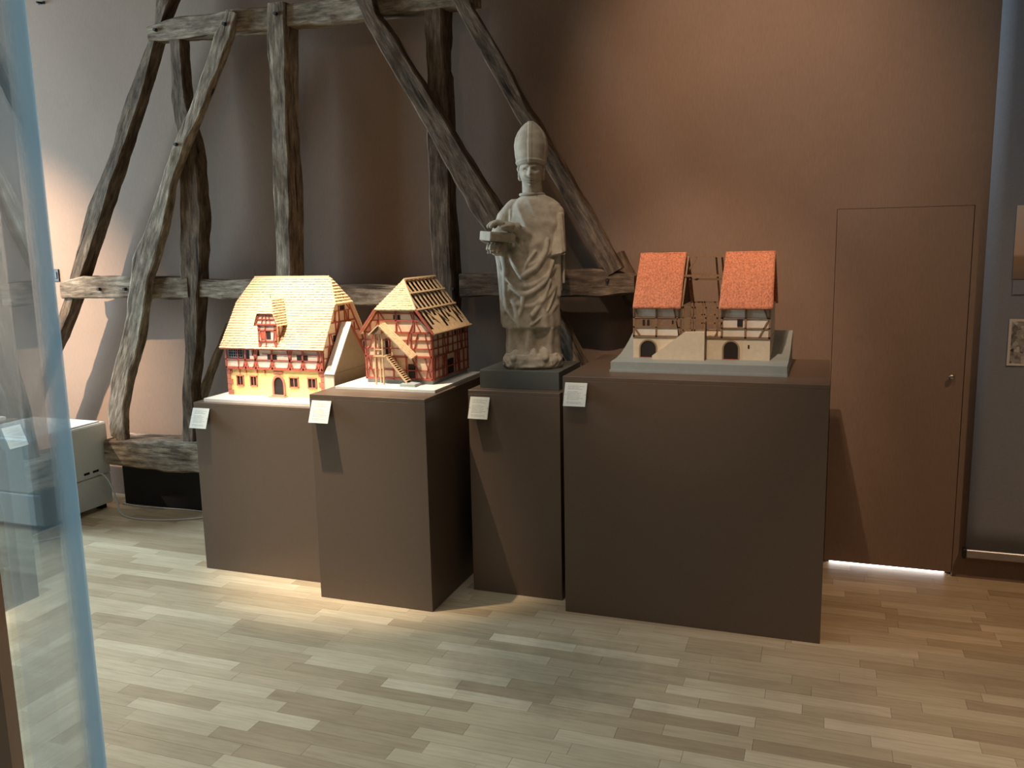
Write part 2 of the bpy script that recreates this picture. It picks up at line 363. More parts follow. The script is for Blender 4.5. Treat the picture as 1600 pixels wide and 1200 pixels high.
# parquet strips: rows along X
PW = .075
def scr(x, y, z=0):
    d = Vector((x, y, z))-Vector((0, 0, HC)); zz = d.dot(_f)
    if zz < .2: return None
    return (800+FPX*d.dot(_r2)/zz, 600-FPX*d.dot(_u2)/zz)
planks = []
row = 0; y = -1.5
rng = random.Random(3)
while y < WY+.02:
    x = XL+rng.uniform(-.5, 0)
    while x < XR:
        L = rng.choice((.32, .4, .46, .52, .58)); planks.append((x, y, L)); x += L
    y += PW; row += 1
def seen(pl):
    x, y, L = pl; p = [scr(x, y), scr(x+L, y), scr(x+L, y+PW), scr(x, y+PW)]
    if None in p: return 0
    cx, cy = sum(q[0] for q in p)/4, sum(q[1] for q in p)/4
    if not (-80 < cx < 1680 and -20 < cy < 1240): return 0
    if x+L < -3.2 and y > 3.9: pass
    if y > 3.95 and -3.2 < x+L/2 < .05: return 0
    if y > 3.8 and -2.35 < x+L/2 < -1.8: return 0
    a = 0
    for i in range(4): a += p[i][0]*p[(i+1) % 4][1]-p[(i+1) % 4][0]*p[i][1]
    return abs(a)/2
planks.sort(key=seen, reverse=True)
unit = mesh_of('plank', boxv(0, 1, 0, 1, 0, 1), BOXF[1:]); unit.materials.append(M['floor'])
for x, y, L in planks[:300]:
    o = bpy.data.objects.new('plank', unit); C.objects.link(o); o.parent = floor
    o.location = (x+.0005, y+.0004, -.013); o.scale = (L-.001, PW-.0008, .013+rng.uniform(-.0003, .0001))
vs, fs = [], []
for x, y, L in planks[300:]:
    k = len(vs); vs += boxv(x+.0005, x+L-.0005, y+.0004, y+PW-.0004, -.013, rng.uniform(-.0003, .0001)); fs += [tuple(k+i for i in f) for f in BOXF[1:]]
o = link('plank_rest', mesh_of('plank_rest', vs, fs), 'floor2', floor); o['kind'] = 'stuff'

# flush door, lit gap below it
dr = tag(empty('door_1', ((DX0+DX1)/2, WY, 0)), 'flush brown door without frame, light shining under it', None, None, 'structure')
def dpart(name, x0, x1, y0, y1, z0, z1, mat, r=0, par=None):
    me = bevel_box(x0-(DX0+DX1)/2, x1-(DX0+DX1)/2, y0-WY, y1-WY, z0, z1, r); return link(name, me, mat, par or dr)
leaf = dpart('door_leaf', DX0+.002, DX1-.003, WY+.001, WY+.041, .02, DZ-.002, 'wall', .0015)
dpart('door_stop', DX0+.0005, DX0+.03, WY+.042, WY+.08, 0, DZ, 'wall'); dpart('door_stop', DX1-.03, DX1-.0005, WY+.042, WY+.08, 0, DZ, 'wall')
dpart('door_stop', DX0+.03, DX1-.03, WY+.042, WY+.08, DZ-.03, DZ-.0005, 'wall')
dpart('lit_floor_gap', DX0+.03, DX1-.03, WY+.05, WY+.06, -.01, .03, 'lit_room')
bm = bmesh.new(); bmesh.ops.create_uvsphere(bm, u_segments=20, v_segments=12, radius=.014)
for v in bm.verts: v.co.y *= .7
bmesh.ops.translate(bm, verts=bm.verts, vec=(.614-(DX0+DX1)/2, -.022, 1.066))
r = bmesh.ops.create_cone(bm, segments=16, radius1=.008, radius2=.008, depth=.024, cap_ends=True, matrix=Matrix.Translation((.614-(DX0+DX1)/2, -.010, 1.066)) @ Matrix.Rotation(pi/2, 4, 'X'))
me = bpy.data.meshes.new('knob'); bm.to_mesh(me); bm.free(); smooth(link('door_knob', me, 'brass', leaf))

# ------------------------------------------------------------------ pedestals
def pedestal(label, x0, x1, y0, y1, h):
    a = Asm('display_pedestal', ((x0+x1)/2, (y0+y1)/2, 0), label, 'pedestal', 'brown box pedestals')
    a.box('front_panel', x0, x1, y0, y0+.019, 0, h-.019, 'pedestal', r=.001)
    a.box('side_panel', x0, x0+.019, y0+.0192, y1, 0, h-.019, 'pedestal', r=.001)
    a.box('side_panel', x1-.019, x1, y0+.0192, y1, 0, h-.019, 'pedestal', r=.001)
    a.box('back_panel', x0+.0192, x1-.0192, y1-.019, y1, 0, h-.019, 'pedestal', r=.001)
    a.box('top_panel', x0, x1, y0, y1, h-.0189, h, 'pedestal', r=.0012)
    return a
H1, H2, H3, H4 = .957, 1.065, 1.061, 1.166
pedestal('lowest brown pedestal, leftmost, under the model house with yellow ground floor', -3.252, -2.412, 3.812, 4.47, H1)
pedestal('brown pedestal standing furthest forward, under the model with open rafters', -2.400, -1.767, 3.648, 4.44, H2)
pedestal('narrow brown pedestal under the stone bishop statue', -1.678, -1.197, 3.966, 4.46, H3)
pedestal('widest and tallest brown pedestal, beside the door, under the orange-roofed model', -1.146, .029, 3.850, 4.640, H4)
a = Asm('statue_plinth', (-1.43, 4.22, H3), 'dark grey-green plinth block under the bishop statue', 'plinth')
a.box('block', -1.642, -1.222, 4.04, 4.44, H3, H3+.088, 'plinth', r=.0015)
a.box('top_slab', -1.642, -1.222, 4.04, 4.44, H3+.0882, H3+.092, 'plinth', r=.001)
PZ = H3+.092

# labels
def exhibit_label(label, x, y, ztop, wd=.104, ht=.104, out=.044):
    a = Asm('exhibit_label', (x+wd/2, y, ztop), label, 'label', 'printed label cards on the pedestals')
    t0, t1 = Vector((x, y-.004, ztop)), Vector((x+wd, y-.004, ztop))
    b0, b1 = t0+Vector((0, -out, -ht)), t1+Vector((0, -out, -ht))
    n = Vector((0, -ht, out)).normalized()*-.0015
    vs = [b0, b1, t1, t0, b0+n, b1+n, t1+n, t0+n]
    c = a.mesh('card', vs, [(0, 1, 2, 3), (7, 6, 5, 4), (0, 4, 5, 1), (1, 5, 6, 2), (2, 6, 7, 3), (3, 7, 4, 0)], 'card')
    a.prism('wedge_bracket', [(x+wd*.35, y-.002, ztop-.006), (x+wd*.35, y-.002, ztop-ht*.75), (x+wd*.35, y-out*.7, ztop-ht*.75)], (wd*.3, 0, 0), 'pedestal')
    for sx in (.05, .95):
        bm = bmesh.new(); bmesh.ops.create_uvsphere(bm, u_segments=8, v_segments=6, radius=.0022)
        me = bpy.data.meshes.new('pin'); bm.to_mesh(me); bm.free()
        p = link('pin', me, 'metal', a.root); p.location = t0.lerp(t1, sx).lerp(b0.lerp(b1, sx), .5)-a.o
exhibit_label('white label card on the lowest pedestal, under the yellow model house', -3.253, 3.812, .927, .110)
exhibit_label('white label card on the forward pedestal, under the model with open rafters', -2.383, 3.648, 1.036, .110)
exhibit_label('cream label card on the narrow pedestal below the bishop statue', -1.664, 3.966, 1.028, .104)
exhibit_label('greyish label card on the widest pedestal, right of the statue', -1.133, 3.850, 1.138, .106)

# ------------------------------------------------------------------ old timber frame against the wall
BEAMS = {
 'left_rafter': (4.62, .10, [(-3.45, 4.25), (-3.949, 3.458), (-4.005, 3.176), (-4.171, 2.911), (-4.318, 2.674), (-4.476, 2.373), (-4.705, 2.038), (-4.832, 1.754), (-4.936, 1.537), (-5.03, 1.359), (-5.205, 1.04), (-5.413, .659), (-5.766, .02)], [(-3.29, 4.25), (-3.766, 3.463), (-3.924, 3.216), (-4.051, 2.969), (-4.315, 2.467), (-4.47, 2.201), (-4.635, 1.892), (-4.759, 1.663), (-4.949, 1.356), (-5.149, 1.065), (-5.411, .592), (-5.72, .02)]),
 'leaning_brace': (4.55, .06, [(-3.413, 3.164), (-3.513, 3.029), (-3.605, 2.853), (-3.72, 2.648), (-3.857, 2.454), (-3.999, 2.198), (-4.146, 1.938), (-4.272, 1.748), (-4.298, 1.616), (-4.432, 1.208), (-4.55, .917), (-4.619, .674), (-4.61, .504)], [(-3.343, 3.181), (-3.402, 3.03), (-3.513, 2.829), (-3.625, 2.649), (-3.795, 2.405), (-3.917, 2.186), (-3.993, 1.947), (-4.087, 1.744), (-4.158, 1.612), (-4.273, 1.204), (-4.395, .939), (-4.472, .705), (-4.49, .504)]),
 'slim_post': (4.61, .10, [(-3.899, 3.069), (-3.898, 2.887), (-3.909, 2.696), (-3.896, 2.481), (-3.886, 2.343), (-3.914, 2.026), (-3.956, 1.611), (-3.967, 1.158), (-4.009, .9), (-4.051, .492)], [(-3.815, 3.085), (-3.815, 2.9), (-3.815, 2.705), (-3.766, 2.483), (-3.745, 2.344), (-3.75, 2.023), (-3.81, 1.605), (-3.874, 1.148), (-3.941, .887), (-3.96, .48)]),
 'middle_post': (4.58, .15, [(-3.145, 3.186), (-3.154, 2.965), (-3.162, 2.639), (-3.179, 2.306), (-3.184, 2.003), (-3.22, 1.418), (-3.22, .45)], [(-3.03, 3.206), (-3.037, 2.982), (-3.047, 2.65), (-3.06, 2.311), (-3.07, 2.003), (-3.101, 1.407), (-3.1, .45)]),
 'right_post': (4.61, .14, [(-2.146, 3.097), (-2.148, 2.879), (-2.15, 2.726), (-2.156, 2.38), (-2.161, 1.972), (-2.144, 1.589), (-2.163, .45)], [(-2.034, 3.118), (-2.047, 2.741), (-2.032, 2.729), (-2.032, 2.387), (-2.038, 1.971), (-2.027, 1.563), (-2.041, .45)]),
 'long_brace': (4.54, .09, [(-3.1, 4.15), (-2.588, 3.246), (-2.529, 3.139), (-2.398, 2.865), (-2.166, 2.491), (-1.867, 1.961), (-1.782, 1.851), (-1.638, 1.572)], [(-2.96, 4.15), (-2.467, 3.255), (-2.432, 3.149), (-2.405, 3.054), (-2.31, 2.939), (-2.157, 2.682), (-1.994, 2.432), (-1.71, 1.98), (-1.48, 1.602)]),
 'right_rafter': (4.58, .06, [(-1.967, 3.114), (-1.928, 3.031), (-1.819, 2.817), (-1.691, 2.598), (-1.582, 2.418), (-1.455, 2.203), (-1.335, 1.99), (-1.185, 1.736), (-1.115, 1.623)], [(-1.879, 3.119), (-1.848, 3.04), (-1.737, 2.861), (-1.627, 2.669), (-1.531, 2.492), (-1.488, 2.435), (-1.414, 2.3), (-1.199, 1.95), (-1.013, 1.62)]),
 'lower_rafter': (4.74, .10, [(-1.179, 1.701), (-1.064, 1.468), (-.963, 1.295), (-.748, .926), (-.4, .32)], [(-1.064, 1.697), (-.973, 1.536), (-.839, 1.305), (-.621, .914), (-.28, .32)]),
 'foot_brace': (4.66, .10, [(-1.548, 1.53), (-1.427, 1.242), (-1.336, 1.026), (-1.237, .81), (-1.1, .5)], [(-1.477, 1.524), (-1.417, 1.415), (-1.261, 1.12), (-1.094, .797), (-.95, .5)]),
 'thin_foot_brace': (4.70, .05, [(-3.70, 1.29), (-3.783, 1.151), (-3.883, .977), (-4.025, .709), (-4.12, .5)], [(-3.66, 1.29), (-3.751, 1.146), (-3.84, .971), (-3.971, .702), (-4.07, .5)]),
 'collar_beam': (4.60, .12, [(-4.043, 3.073), (-3.563, 3.066), (-3.107, 3.062), (-2.551, 3.059), (-2.151, 3.059), (-1.853, 3.061)], [(-4.039, 3.156), (-3.813, 3.197), (-3.552, 3.189), (-3.23, 3.192), (-2.88, 3.183), (-2.544, 3.182), (-2.185, 3.166), (-1.844, 3.138)]),
 'rail': (4.60, .14, [(-4.994, 1.463), (-4.782, 1.464), (-4.39, 1.465), (-3.9, 1.471)], [(-4.955, 1.578), (-4.762, 1.62), (-4.372, 1.618), (-3.9, 1.615)]),
 'rail ': (4.62, .12, [(-3.826, 1.473), (-3.411, 1.466), (-2.788, 1.433), (-2.105, 1.429)], [(-3.814, 1.589), (-3.402, 1.583), (-2.781, 1.549), (-2.101, 1.54)]),
 'rail  ': (4.59, .14, [(-1.981, 1.483), (-1.738, 1.488), (-1.139, 1.482), (-.964, 1.499)], [(-1.977, 1.604), (-1.735, 1.62), (-1.128, 1.633), (-.964, 1.591)]),
 'sill_beam': (4.54, .25, [(-4.66, .318), (-4.197, .304), (-3.864, .306), (-2.6, .31), (-1.3, .31)], [(-4.66, .50), (-4.175, .509), (-3.844, .507), (-2.6, .5), (-1.3, .5)]),
}
fr = tag(empty('timber_frame', (-3.0, 4.7, 0)), 'old weathered oak half-timber frame leaning against the brown wall', 'timber frame')
fo = Vector((-3.0, 4.7, 0))
def beam(name, Yf, D, Le, Re, seed):
    c0 = Vector(((Le[0][0]+Re[0][0])/2, (Le[0][1]+Re[0][1])/2)); c1 = Vector(((Le[-1][0]+Re[-1][0])/2, (Le[-1][1]+Re[-1][1])/2))
    e = (c1-c0).normalized(); n = Vector((-e.y, e.x))
    def sq(P): return sorted(((Vector(p)-c0).dot(e), (Vector(p)-c0).dot(n)) for p in P)
    A, B = sq(Le), sq(Re)
    if sum(q for _, q in A)/len(A) > sum(q for _, q in B)/len(B): A, B = B, A
    L = (c1-c0).length; m = max(14, int(L/.035)); m = min(m, 90)
    K = 5; vs, fs = [], []
    ring = []
    for i in range(m+1):
        s = L*i/m; qa, qb = interp(A, s), interp(B, s)
        cn = []                                   # four wandering corners: (q, y)
        for c, (q, y) in enumerate(((qa, 0), (qb, 0), (qb, D), (qa, D))):
            v = Vector((s*2.6+seed*13, c*7.7, seed*3.1)); v2 = Vector((s*9+seed*5, c*3.3, 9.1))
            cn.append((q+noise.noise(v)*.014+noise.noise(v2)*.007, y+noise.noise(v+Vector((0, 50, 0)))*.010*(1 if c < 2 else .3)+noise.noise(v2+Vector((0, 30, 0)))*.004))
        for c in range(4):
            (q0, y0), (q1, y1) = cn[c], cn[(c+1) % 4]
            for k in range(K):
                f = (.07, .28, .5, .72, .93)[k]; q, y = lerp(q0, q1, f), lerp(y0, y1, f)
                v = Vector((s*14+seed*13, q*22, y*22)); dn = noise.noise_vector(v)*.0032
                vs.append((s+dn.x, y+dn.y, q+dn.z))
    R = 4*K
    for i in range(m):
        for k in range(R):
            a, b = i*R+k, i*R+(k+1) % R; fs.append((a, a+R, b+R, b))
    fs.append(tuple(range(R))); fs.append(tuple(range(m*R, m*R+R))[::-1])
    me = mesh_of(name, vs, fs)
    bm = bmesh.new(); bm.from_mesh(me); bmesh.ops.recalc_face_normals(bm, faces=bm.faces); bm.to_mesh(me); bm.free()
    o = link({'left_rafter': 'rafter', 'right_rafter': 'rafter', 'lower_rafter': 'rafter', 'slim_post': 'post', 'middle_post': 'post', 'right_post': 'post', 'leaning_brace': 'brace', 'long_brace': 'brace', 'thin_foot_brace': 'foot_brace'}.get(name, name.strip()), me, 'shaded_oak' if name in ('left_rafter', 'right_post', 'long_brace', 'right_rafter', 'lower_rafter', 'slim_post', 'rail  ') else 'oak', fr)
    o.matrix_local = Matrix(((e.x, 0, -e.y, c0.x-fo.x), (0, 1, 0, Yf-fo.y), (e.y, 0, e.x, c0.y-fo.z), (0, 0, 0, 1)))
    return o, e, n, c0
for i, (nm, (Yf, D, Le, Re)) in enumerate(BEAMS.items()):
    o, e, n, c0 = beam(nm, Yf, D, Le, Re, i)
# cracks and pegs as dark wood pieces let into the beams
def peg(x, z, Y, r=.012):
    bm = bmesh.new(); bmesh.ops.create_cone(bm, segments=10, radius1=r, radius2=r*.8, depth=.03, cap_ends=True, matrix=Matrix.Rotation(pi/2, 4, 'X'))
    me = bpy.data.meshes.new('wooden_peg'); bm.to_mesh(me); bm.free(); o = link('wooden_peg', me, M['dark'], fr); o.location = Vector((x, Y, z))-fo
for x, z, Y in [(-3.42, 3.10, 4.545), (-3.845, 2.43, 4.545), (-4.62, 1.53, 4.592), (-4.40, 1.53, 4.592), (-3.08, 3.13, 4.575), (-1.11, 1.575, 4.585), (-2.02, 1.53, 4.60), (-3.97, 3.13, 4.592)]: peg(x, z, Y)
me = bevel_box(-4.66+3.0, -1.32+3.0, -.02, .15, 0, .318, .002); link('support_block', me, 'black', fr)

# ------------------------------------------------------------------ white humidifier box with cable
a = Asm('humidifier', (-5.02, 4.33, 0), 'white boxy humidifier unit on the floor behind the glass case', 'appliance')
bx = (-5.36, -4.69, 4.02, 4.61)
a.box('lower_housing', bx[0]+.002, bx[1]-.002, bx[2]+.002, bx[3]-.002, .035, .246, 'white_plastic', r=.008)
a.box('upper_housing', *bx, .249, .612, 'white_plastic', r=.01)
lid = a.box('lid', bx[0]+.03, bx[1]-.03, bx[2]+.03, bx[3]-.03, .6121, .620, 'white_plastic', r=.004)
for y0, y1 in ((4.372, 4.42), (4.448, 4.50)):
    a.box('vent_slot', bx[1]-.002, bx[1]+.0015, y0, y1, .281, .297, 'dark_plastic', r=.0005)
for fx in (bx[0]+.06, bx[1]-.06):
    for fy in (bx[2]+.06, bx[3]-.06): a.box('foot', fx-.025, fx+.025, fy-.025, fy+.025, 0, .036, 'rubber', r=.003)
def curve_tube(name, pts, r, mat, parent=None):
    cu = bpy.data.curves.new(name, 'CURVE'); cu.dimensions = '3D'; cu.bevel_depth = r; cu.bevel_resolution = 3; cu.resolution_u = 12
    sp = cu.splines.new('NURBS'); sp.points.add(len(pts)-1); sp.use_endpoint_u = True; sp.order_u = 4
    for p, q in zip(sp.points, pts): p.co = (*q, 1)
    o = bpy.data.objects.new(name, cu); C.objects.link(o)
    dg = bpy.context.evaluated_depsgraph_get(); me = bpy.data.meshes.new_from_object(o.evaluated_get(dg)); bpy.data.objects.remove(o)
    me.name = name; return smooth(link(name, me, mat, parent))
o = curve_tube('power_cable', [(-4.688, 4.50, .27), (-4.62, 4.50, .262), (-4.55, 4.50, .10), (-4.52, 4.47, .006), (-4.38, 4.40, .006), (-4.20, 4.40, .006), (-4.0, 4.46, .006), (-3.86, 4.56, .006), (-3.82, 4.63, .006), (-3.95, 4.665, .006), (-4.2, 4.66, .006), (-4.4, 4.63, .006), (-4.58, 4.64, .006), (-4.66, 4.66, .006)], .006, 'cable')
tag(o, 'pale grey power cable looped on the floor beside the white humidifier', 'cable')

# small fittings on the wall
a = Asm('wall_hook', (-5.157, WY, 3.476), 'small dark metal hook high on the wall at far left', 'hook')
a.box('back_plate', -5.185, -5.13, WY-.006, WY, 3.466, 3.486, 'dark_plastic', r=.002); a.bar('pin', (-5.157, WY, 3.476), (-5.145, WY-.05, 3.470), .012, .012, (0, 0, 1), 'dark_plastic')
a = Asm('wall_switch', (-5.285, WY, 1.616), 'dark switch plate on the wall beside the glass case edge', 'switch')
a.box('plate', -5.315, -5.255, WY-.008, WY, 1.57, 1.66, 'dark_plastic', r=.003); a.box('rocker', -5.30, -5.27, WY-.012, WY-.0081, 1.59, 1.64, 'dark_plastic', r=.002)

# ------------------------------------------------------------------ hanging banner with prints
a = Asm('hanging_banner', (1.2, WY-.04, .12), 'blue-grey fabric banner hanging beside the door with metal bottom rail', 'banner')
nx, nz = 14, 24; vs, fs = [], []
for side in (0, .004):
    for i in range(nx+1):
        for j in range(nz+1):
            x = lerp(.727, 1.72, i/nx); z = lerp(.17, 3.3, j/nz)
            vs.append((x, WY-.045+side+.002*sin(i*1.1)*sin(j*.2), z))
nn = (nx+1)*(nz+1)
for i in range(nx):
    for j in range(nz):
        q = [i*(nz+1)+j, (i+1)*(nz+1)+j, (i+1)*(nz+1)+j+1, i*(nz+1)+j+1]; fs.append(tuple(q)); fs.append(tuple(nn+k for k in q[::-1]))
for j in range(nz):
    fs.append((j, j+1, nn+j+1, nn+j)); k = nx*(nz+1)+j; fs.append((k+1, k, nn+k, nn+k+1))
for i in range(nx):
    k = i*(nz+1); fs.append((k+nz+1, k, nn+k, nn+k+nz+1)); k += nz; fs.append((k, k+nz+1, nn+k+nz+1, nn+k))
a.mesh('fabric', vs, fs, 'banner', sm=True)
rl = a.box('bottom_rail', .727, 1.72, WY-.058, WY-.03, .128, .172, 'metal', r=.004)
a.box('end_cap', .712, .727, WY-.062, WY-.026, .124, .176, 'dark_plastic', rl, r=.003)
a.box('top_rail', .727, 1.72, WY-.058, WY-.03, 3.3, 3.34, 'metal', r=.004)
p = a.box('landscape_print', .848, 1.45, WY-.0495, WY-.0465, 1.56, 1.912, 'photo_land')
a.box('caption_strip', .853, 1.45, WY-.0495, WY-.0465, 1.486, 1.556, 'banner')
p = a.box('photo_print', .85, 1.25, WY-.0495, WY-.0465, 1.136, 1.366, 'photo_border')
a.box('photo_image', .862, 1.238, WY-.0505, WY-.0496, 1.148, 1.354, 'photo_bw', p)
# ------------------------------------------------------------------ model 1: house with yellow ground floor
FR = (0, -1, 0)
def windowed(a, par, x0, x1, y, z0, z1, frame='sand_red', mull=2, t=.006):
    """stone framed window: frame bars, mullion, dark pane; y = wall face"""
    w_ = a.box('window', x0, x1, y-.001, y+.002, z0, z1, 'dark', par)
    fw = .006
    for (p, q) in (((x0, z0), (x1, z0)), ((x0, z1), (x1, z1)), ((x0, z0), (x0, z1)), ((x1, z0), (x1, z1))):
        a.bar('window_frame', (p[0]-(fw/2 if p[1] == q[1] else 0), y-.003, p[1]), (q[0]+(fw/2 if p[1] == q[1] else 0), y-.003, q[1]), fw, t, FR, frame, w_)
    for k in range(1, mull):
        xx = lerp(x0, x1, k/mull); a.bar('mullion', (xx, y-.002, z0), (xx, y-.002, z1), .004, .004, FR, frame, w_)
    return w_
def arch_poly(xc, hw, z0, z1, y, pointed=0, n=10):
    pts = [(xc-hw, y, z0), (xc+hw, y, z0)]
    zs = z1-hw*(1+pointed)
    for k in range(n+1):
        t = pi*k/n; px = xc+hw*cos(t); pz = zs+hw*(1+pointed)*(sin(t)**(1 if not pointed else .85)); pts.append((px, y, pz))
    return pts
def arch_ring(a, name, xc, hw, z0, z1, y, wd, th, mat, par=None, pointed=0, n=12):
    inn = arch_poly(xc, hw, z0, z1, y, pointed, n)[2:]; out = arch_poly(xc, hw+wd, z0, z1+wd, y, pointed, n)[2:]
    inn = [(xc+hw, y, z0)]+inn+[(xc-hw, y, z0)]; out = [(xc+hw+wd, y, z0)]+out+[(xc-hw-wd, y, z0)]
    k = len(inn); vs = [Vector(v)+Vector((0, dy, 0)) for dy in (0, -th) for v in inn+out]; fs = []
    m = 2*k
    for i in range(k-1):
        fs += [(m+i, m+i+1, m+k+i+1, m+k+i), (i, i+1, m+i+1, m+i), (k+i+1, k+i, m+k+i, m+k+i+1)]
    return a.mesh(name, vs, fs, mat, par)

a = Asm('model_house', (-2.83, 4.2, H1), 'model half-timbered house with yellow ground floor and steep tan tiled roof', 'model house', 'architectural models')
X0, X1, Y0, Y1 = -3.145, -2.52, 3.985, 4.415
BZ = H1+.018; MZ = 1.127; EZ = 1.248
a.box('base_board', -3.205, -2.432, 3.842, 4.45, H1, BZ, 'board_white', r=.001)
gf = a.box('ground_floor_wall', X0, X1, Y0, Y1, BZ, MZ, 'plaster_yellow')
for x, s in ((X0, 1), (X1, -1)):                                       # quoins
    for k in range(5):
        ln = .034 if k % 2 == 0 else .022; z = BZ+.002+k*.030
        a.box('quoin', min(x-s*.002, x+s*ln), max(x-s*.002, x+s*ln), Y0-.003, Y0+.02, z, z+.027, 'sand_red', gf)
for x0, x1 in ((-3.082, -3.040), (-2.993, -2.951), (-2.738, -2.684), (-2.622, -2.571)): windowed(a, gf, x0, x1, Y0, 1.031, 1.085)
ar = a.prism('doorway', arch_poly(-2.809, .030, BZ+.012, 1.083, Y0+.004, .5), (0, -.006, 0), 'dark', gf)
arch_ring(a, 'door_surround', -2.809, .030, BZ+.010, 1.085, Y0, .012, .007, 'sand_red', ar, .5)
a.box('door_panel', -2.835, -2.783, Y0-.004, Y0-.002, BZ+.012, 1.035, 'dark', ar)
a.box('door_step', -2.862, -2.755, Y0-.036, Y0, BZ, BZ+.006, 'wall_grey', gf); a.box('door_step', -2.85, -2.768, Y0-.02, Y0, BZ+.006, BZ+.012, 'wall_grey', gf)
a.box('plaque', -2.842, -2.778, Y0-.006, Y0, 1.106, 1.114, 'sand_red', gf)
for x in (-3.125, -3.06, -3.018, -2.945, -2.895): a.bar('corbel', (x, Y0-.004, 1.104), (x, Y0-.004, 1.127), .007, .012, FR, 'red_timber', gf)
# upper floor
YU = 3.978
up = a.box('upper_floor_wall', -2.985, X1-.017, YU, Y1, MZ, EZ, 'plaster')
a.box('gallery_parapet', X0, -2.985, YU, YU+.012, MZ, 1.178, 'plaster', up)
a.box('gallery_back_wall', X0, -2.985, YU+.05, Y1, MZ, EZ, 'dark', up)
a.box('gallery_lattice', -3.125, -3.035, YU+.006, YU+.008, 1.182, 1.242, 'dark', up)
for k in range(7): x = -3.125+k*.015; a.bar('lattice_bar', (x, YU+.004, 1.184), (x, YU+.004, 1.24), .003, .003, FR, 'lattice', up)
for k in range(4): z = 1.188+k*.016; a.bar('lattice_bar', (-3.127, YU+.004, z), (-3.033, YU+.004, z+.0), .003, .003, FR, 'lattice', up)
def T1(x0, z0, x1, z1, wd=.008): return a.bar('timber', (x0, YU-.002, z0), (x1, YU-.002, z1), wd, .007, FR, 'red_timber', up)
T1(X0, MZ+.004, X1, MZ+.004, .014); T1(X0, 1.178, X1, 1.178, .006); T1(X0, EZ-.004, X1, EZ-.004, .008)
for x in (X0+.004, -3.06, -3.012, -2.945, -2.838, -2.724, -2.642, -2.545, X1-.004): T1(x, MZ, x, EZ, .010 if x not in (-3.06,) else .005)
for x in (-3.012, -2.945, -2.838, -2.724, -2.642, -2.545):
    for s in (-1, 1): T1(x+s*.003, 1.176, x+s*.018, MZ+.006, .006)
for x in (-2.945, -2.724): 
    for s in (-1, 1): T1(x+s*.003, 1.18, x+s*.017, EZ-.008, .006)
T1(-2.9, 1.212, -2.74, 1.212, .004); T1(-2.70, 1.212, -2.55, 1.212, .004)
for x0, x1, z0, z1 in ((-2.868, -2.845, 1.182, 1.212), (-2.832, -2.808, 1.182, 1.212), (-2.68, -2.648, 1.182, 1.212), (-2.636, -2.612, 1.182, 1.212), (-2.968, -2.952, 1.20, 1.24), (-2.936, -2.92, 1.20, 1.24)):
    a.box('window', x0, x1, YU-.0015, YU+.002, z0, z1, 'dark', up)
# attic body under the roof, gable walls
EY0, EY1 = 3.955, 4.445; RY, RZ = 4.20, 1.62; HZ = 1.48; HY0 = RY-(RZ-HZ)/(RZ-EZ)*(RY-EY0); HY1 = 2*RY-HY0
ins = .008
gb = a.prism('gable_wall', [(X1-.004, YU, EZ), (X1-.004, HY0+ins, HZ-.012), (X1-.004, HY1-ins, HZ-.012), (X1-.004, Y1+.007, EZ), (X1-.004, Y1+.007, MZ), (X1-.004, YU, MZ)], (-.012, 0, 0), 'plaster_pink')
def G1(y0, z0, y1, z1, wd=.007): return a.bar('timber', (X1-.002, y0, z0), (X1-.002, y1, z1), wd, .007, (1, 0, 0), 'red_timber', gb)
def ry(z, back=False): v = EY0+(RY-EY0)*(z-EZ)/(RZ-EZ)+.02; return 2*RY-v if back else v
for z in (1.19, 1.25, 1.315, 1.375, 1.435): G1(max(YU, ry(z)) if z > EZ else YU, z, min(Y1, ry(z, True)) if z > EZ else Y1, z, .009 if z in (1.25, 1.375) else .005)
G1(ry(1.245), EZ, ry(1.465), 1.465, .008); G1(ry(1.245, True), EZ, ry(1.465, True), 1.465, .008)
for y, z0, z1 in ((3.99, MZ, 1.25), (4.06, MZ, 1.315), (4.13, 1.19, 1.435), (4.17, 1.375, 1.465), (4.23, 1.375, 1.465), (4.27, 1.25, 1.435), (4.33, MZ, 1.36), (4.40, MZ, 1.25)): G1(y, z0, y, z1)
for y0, z0, y1, z1 in ((4.02, 1.13, 4.05, 1.25), (4.10, 1.25, 4.075, 1.315), (4.14, 1.32, 4.165, 1.375), (4.115, 1.38, 4.14, 1.43), (4.255, 1.375, 4.245, 1.43), (4.30, 1.32, 4.285, 1.375), (4.29, 1.435, 4.25, 1.47)): G1(y0, z0, y1, z1, .005)
for y0, z0 in ((4.185, 1.437), (4.208, 1.437)): a.box('window', X1-.004, X1-.001, y0, y0+.018, z0, z0+.026, 'dark', gb)
a.box('window', X1-.004, X1-.001, 4.10, 4.125, 1.27, 1.305, 'dark', gb)
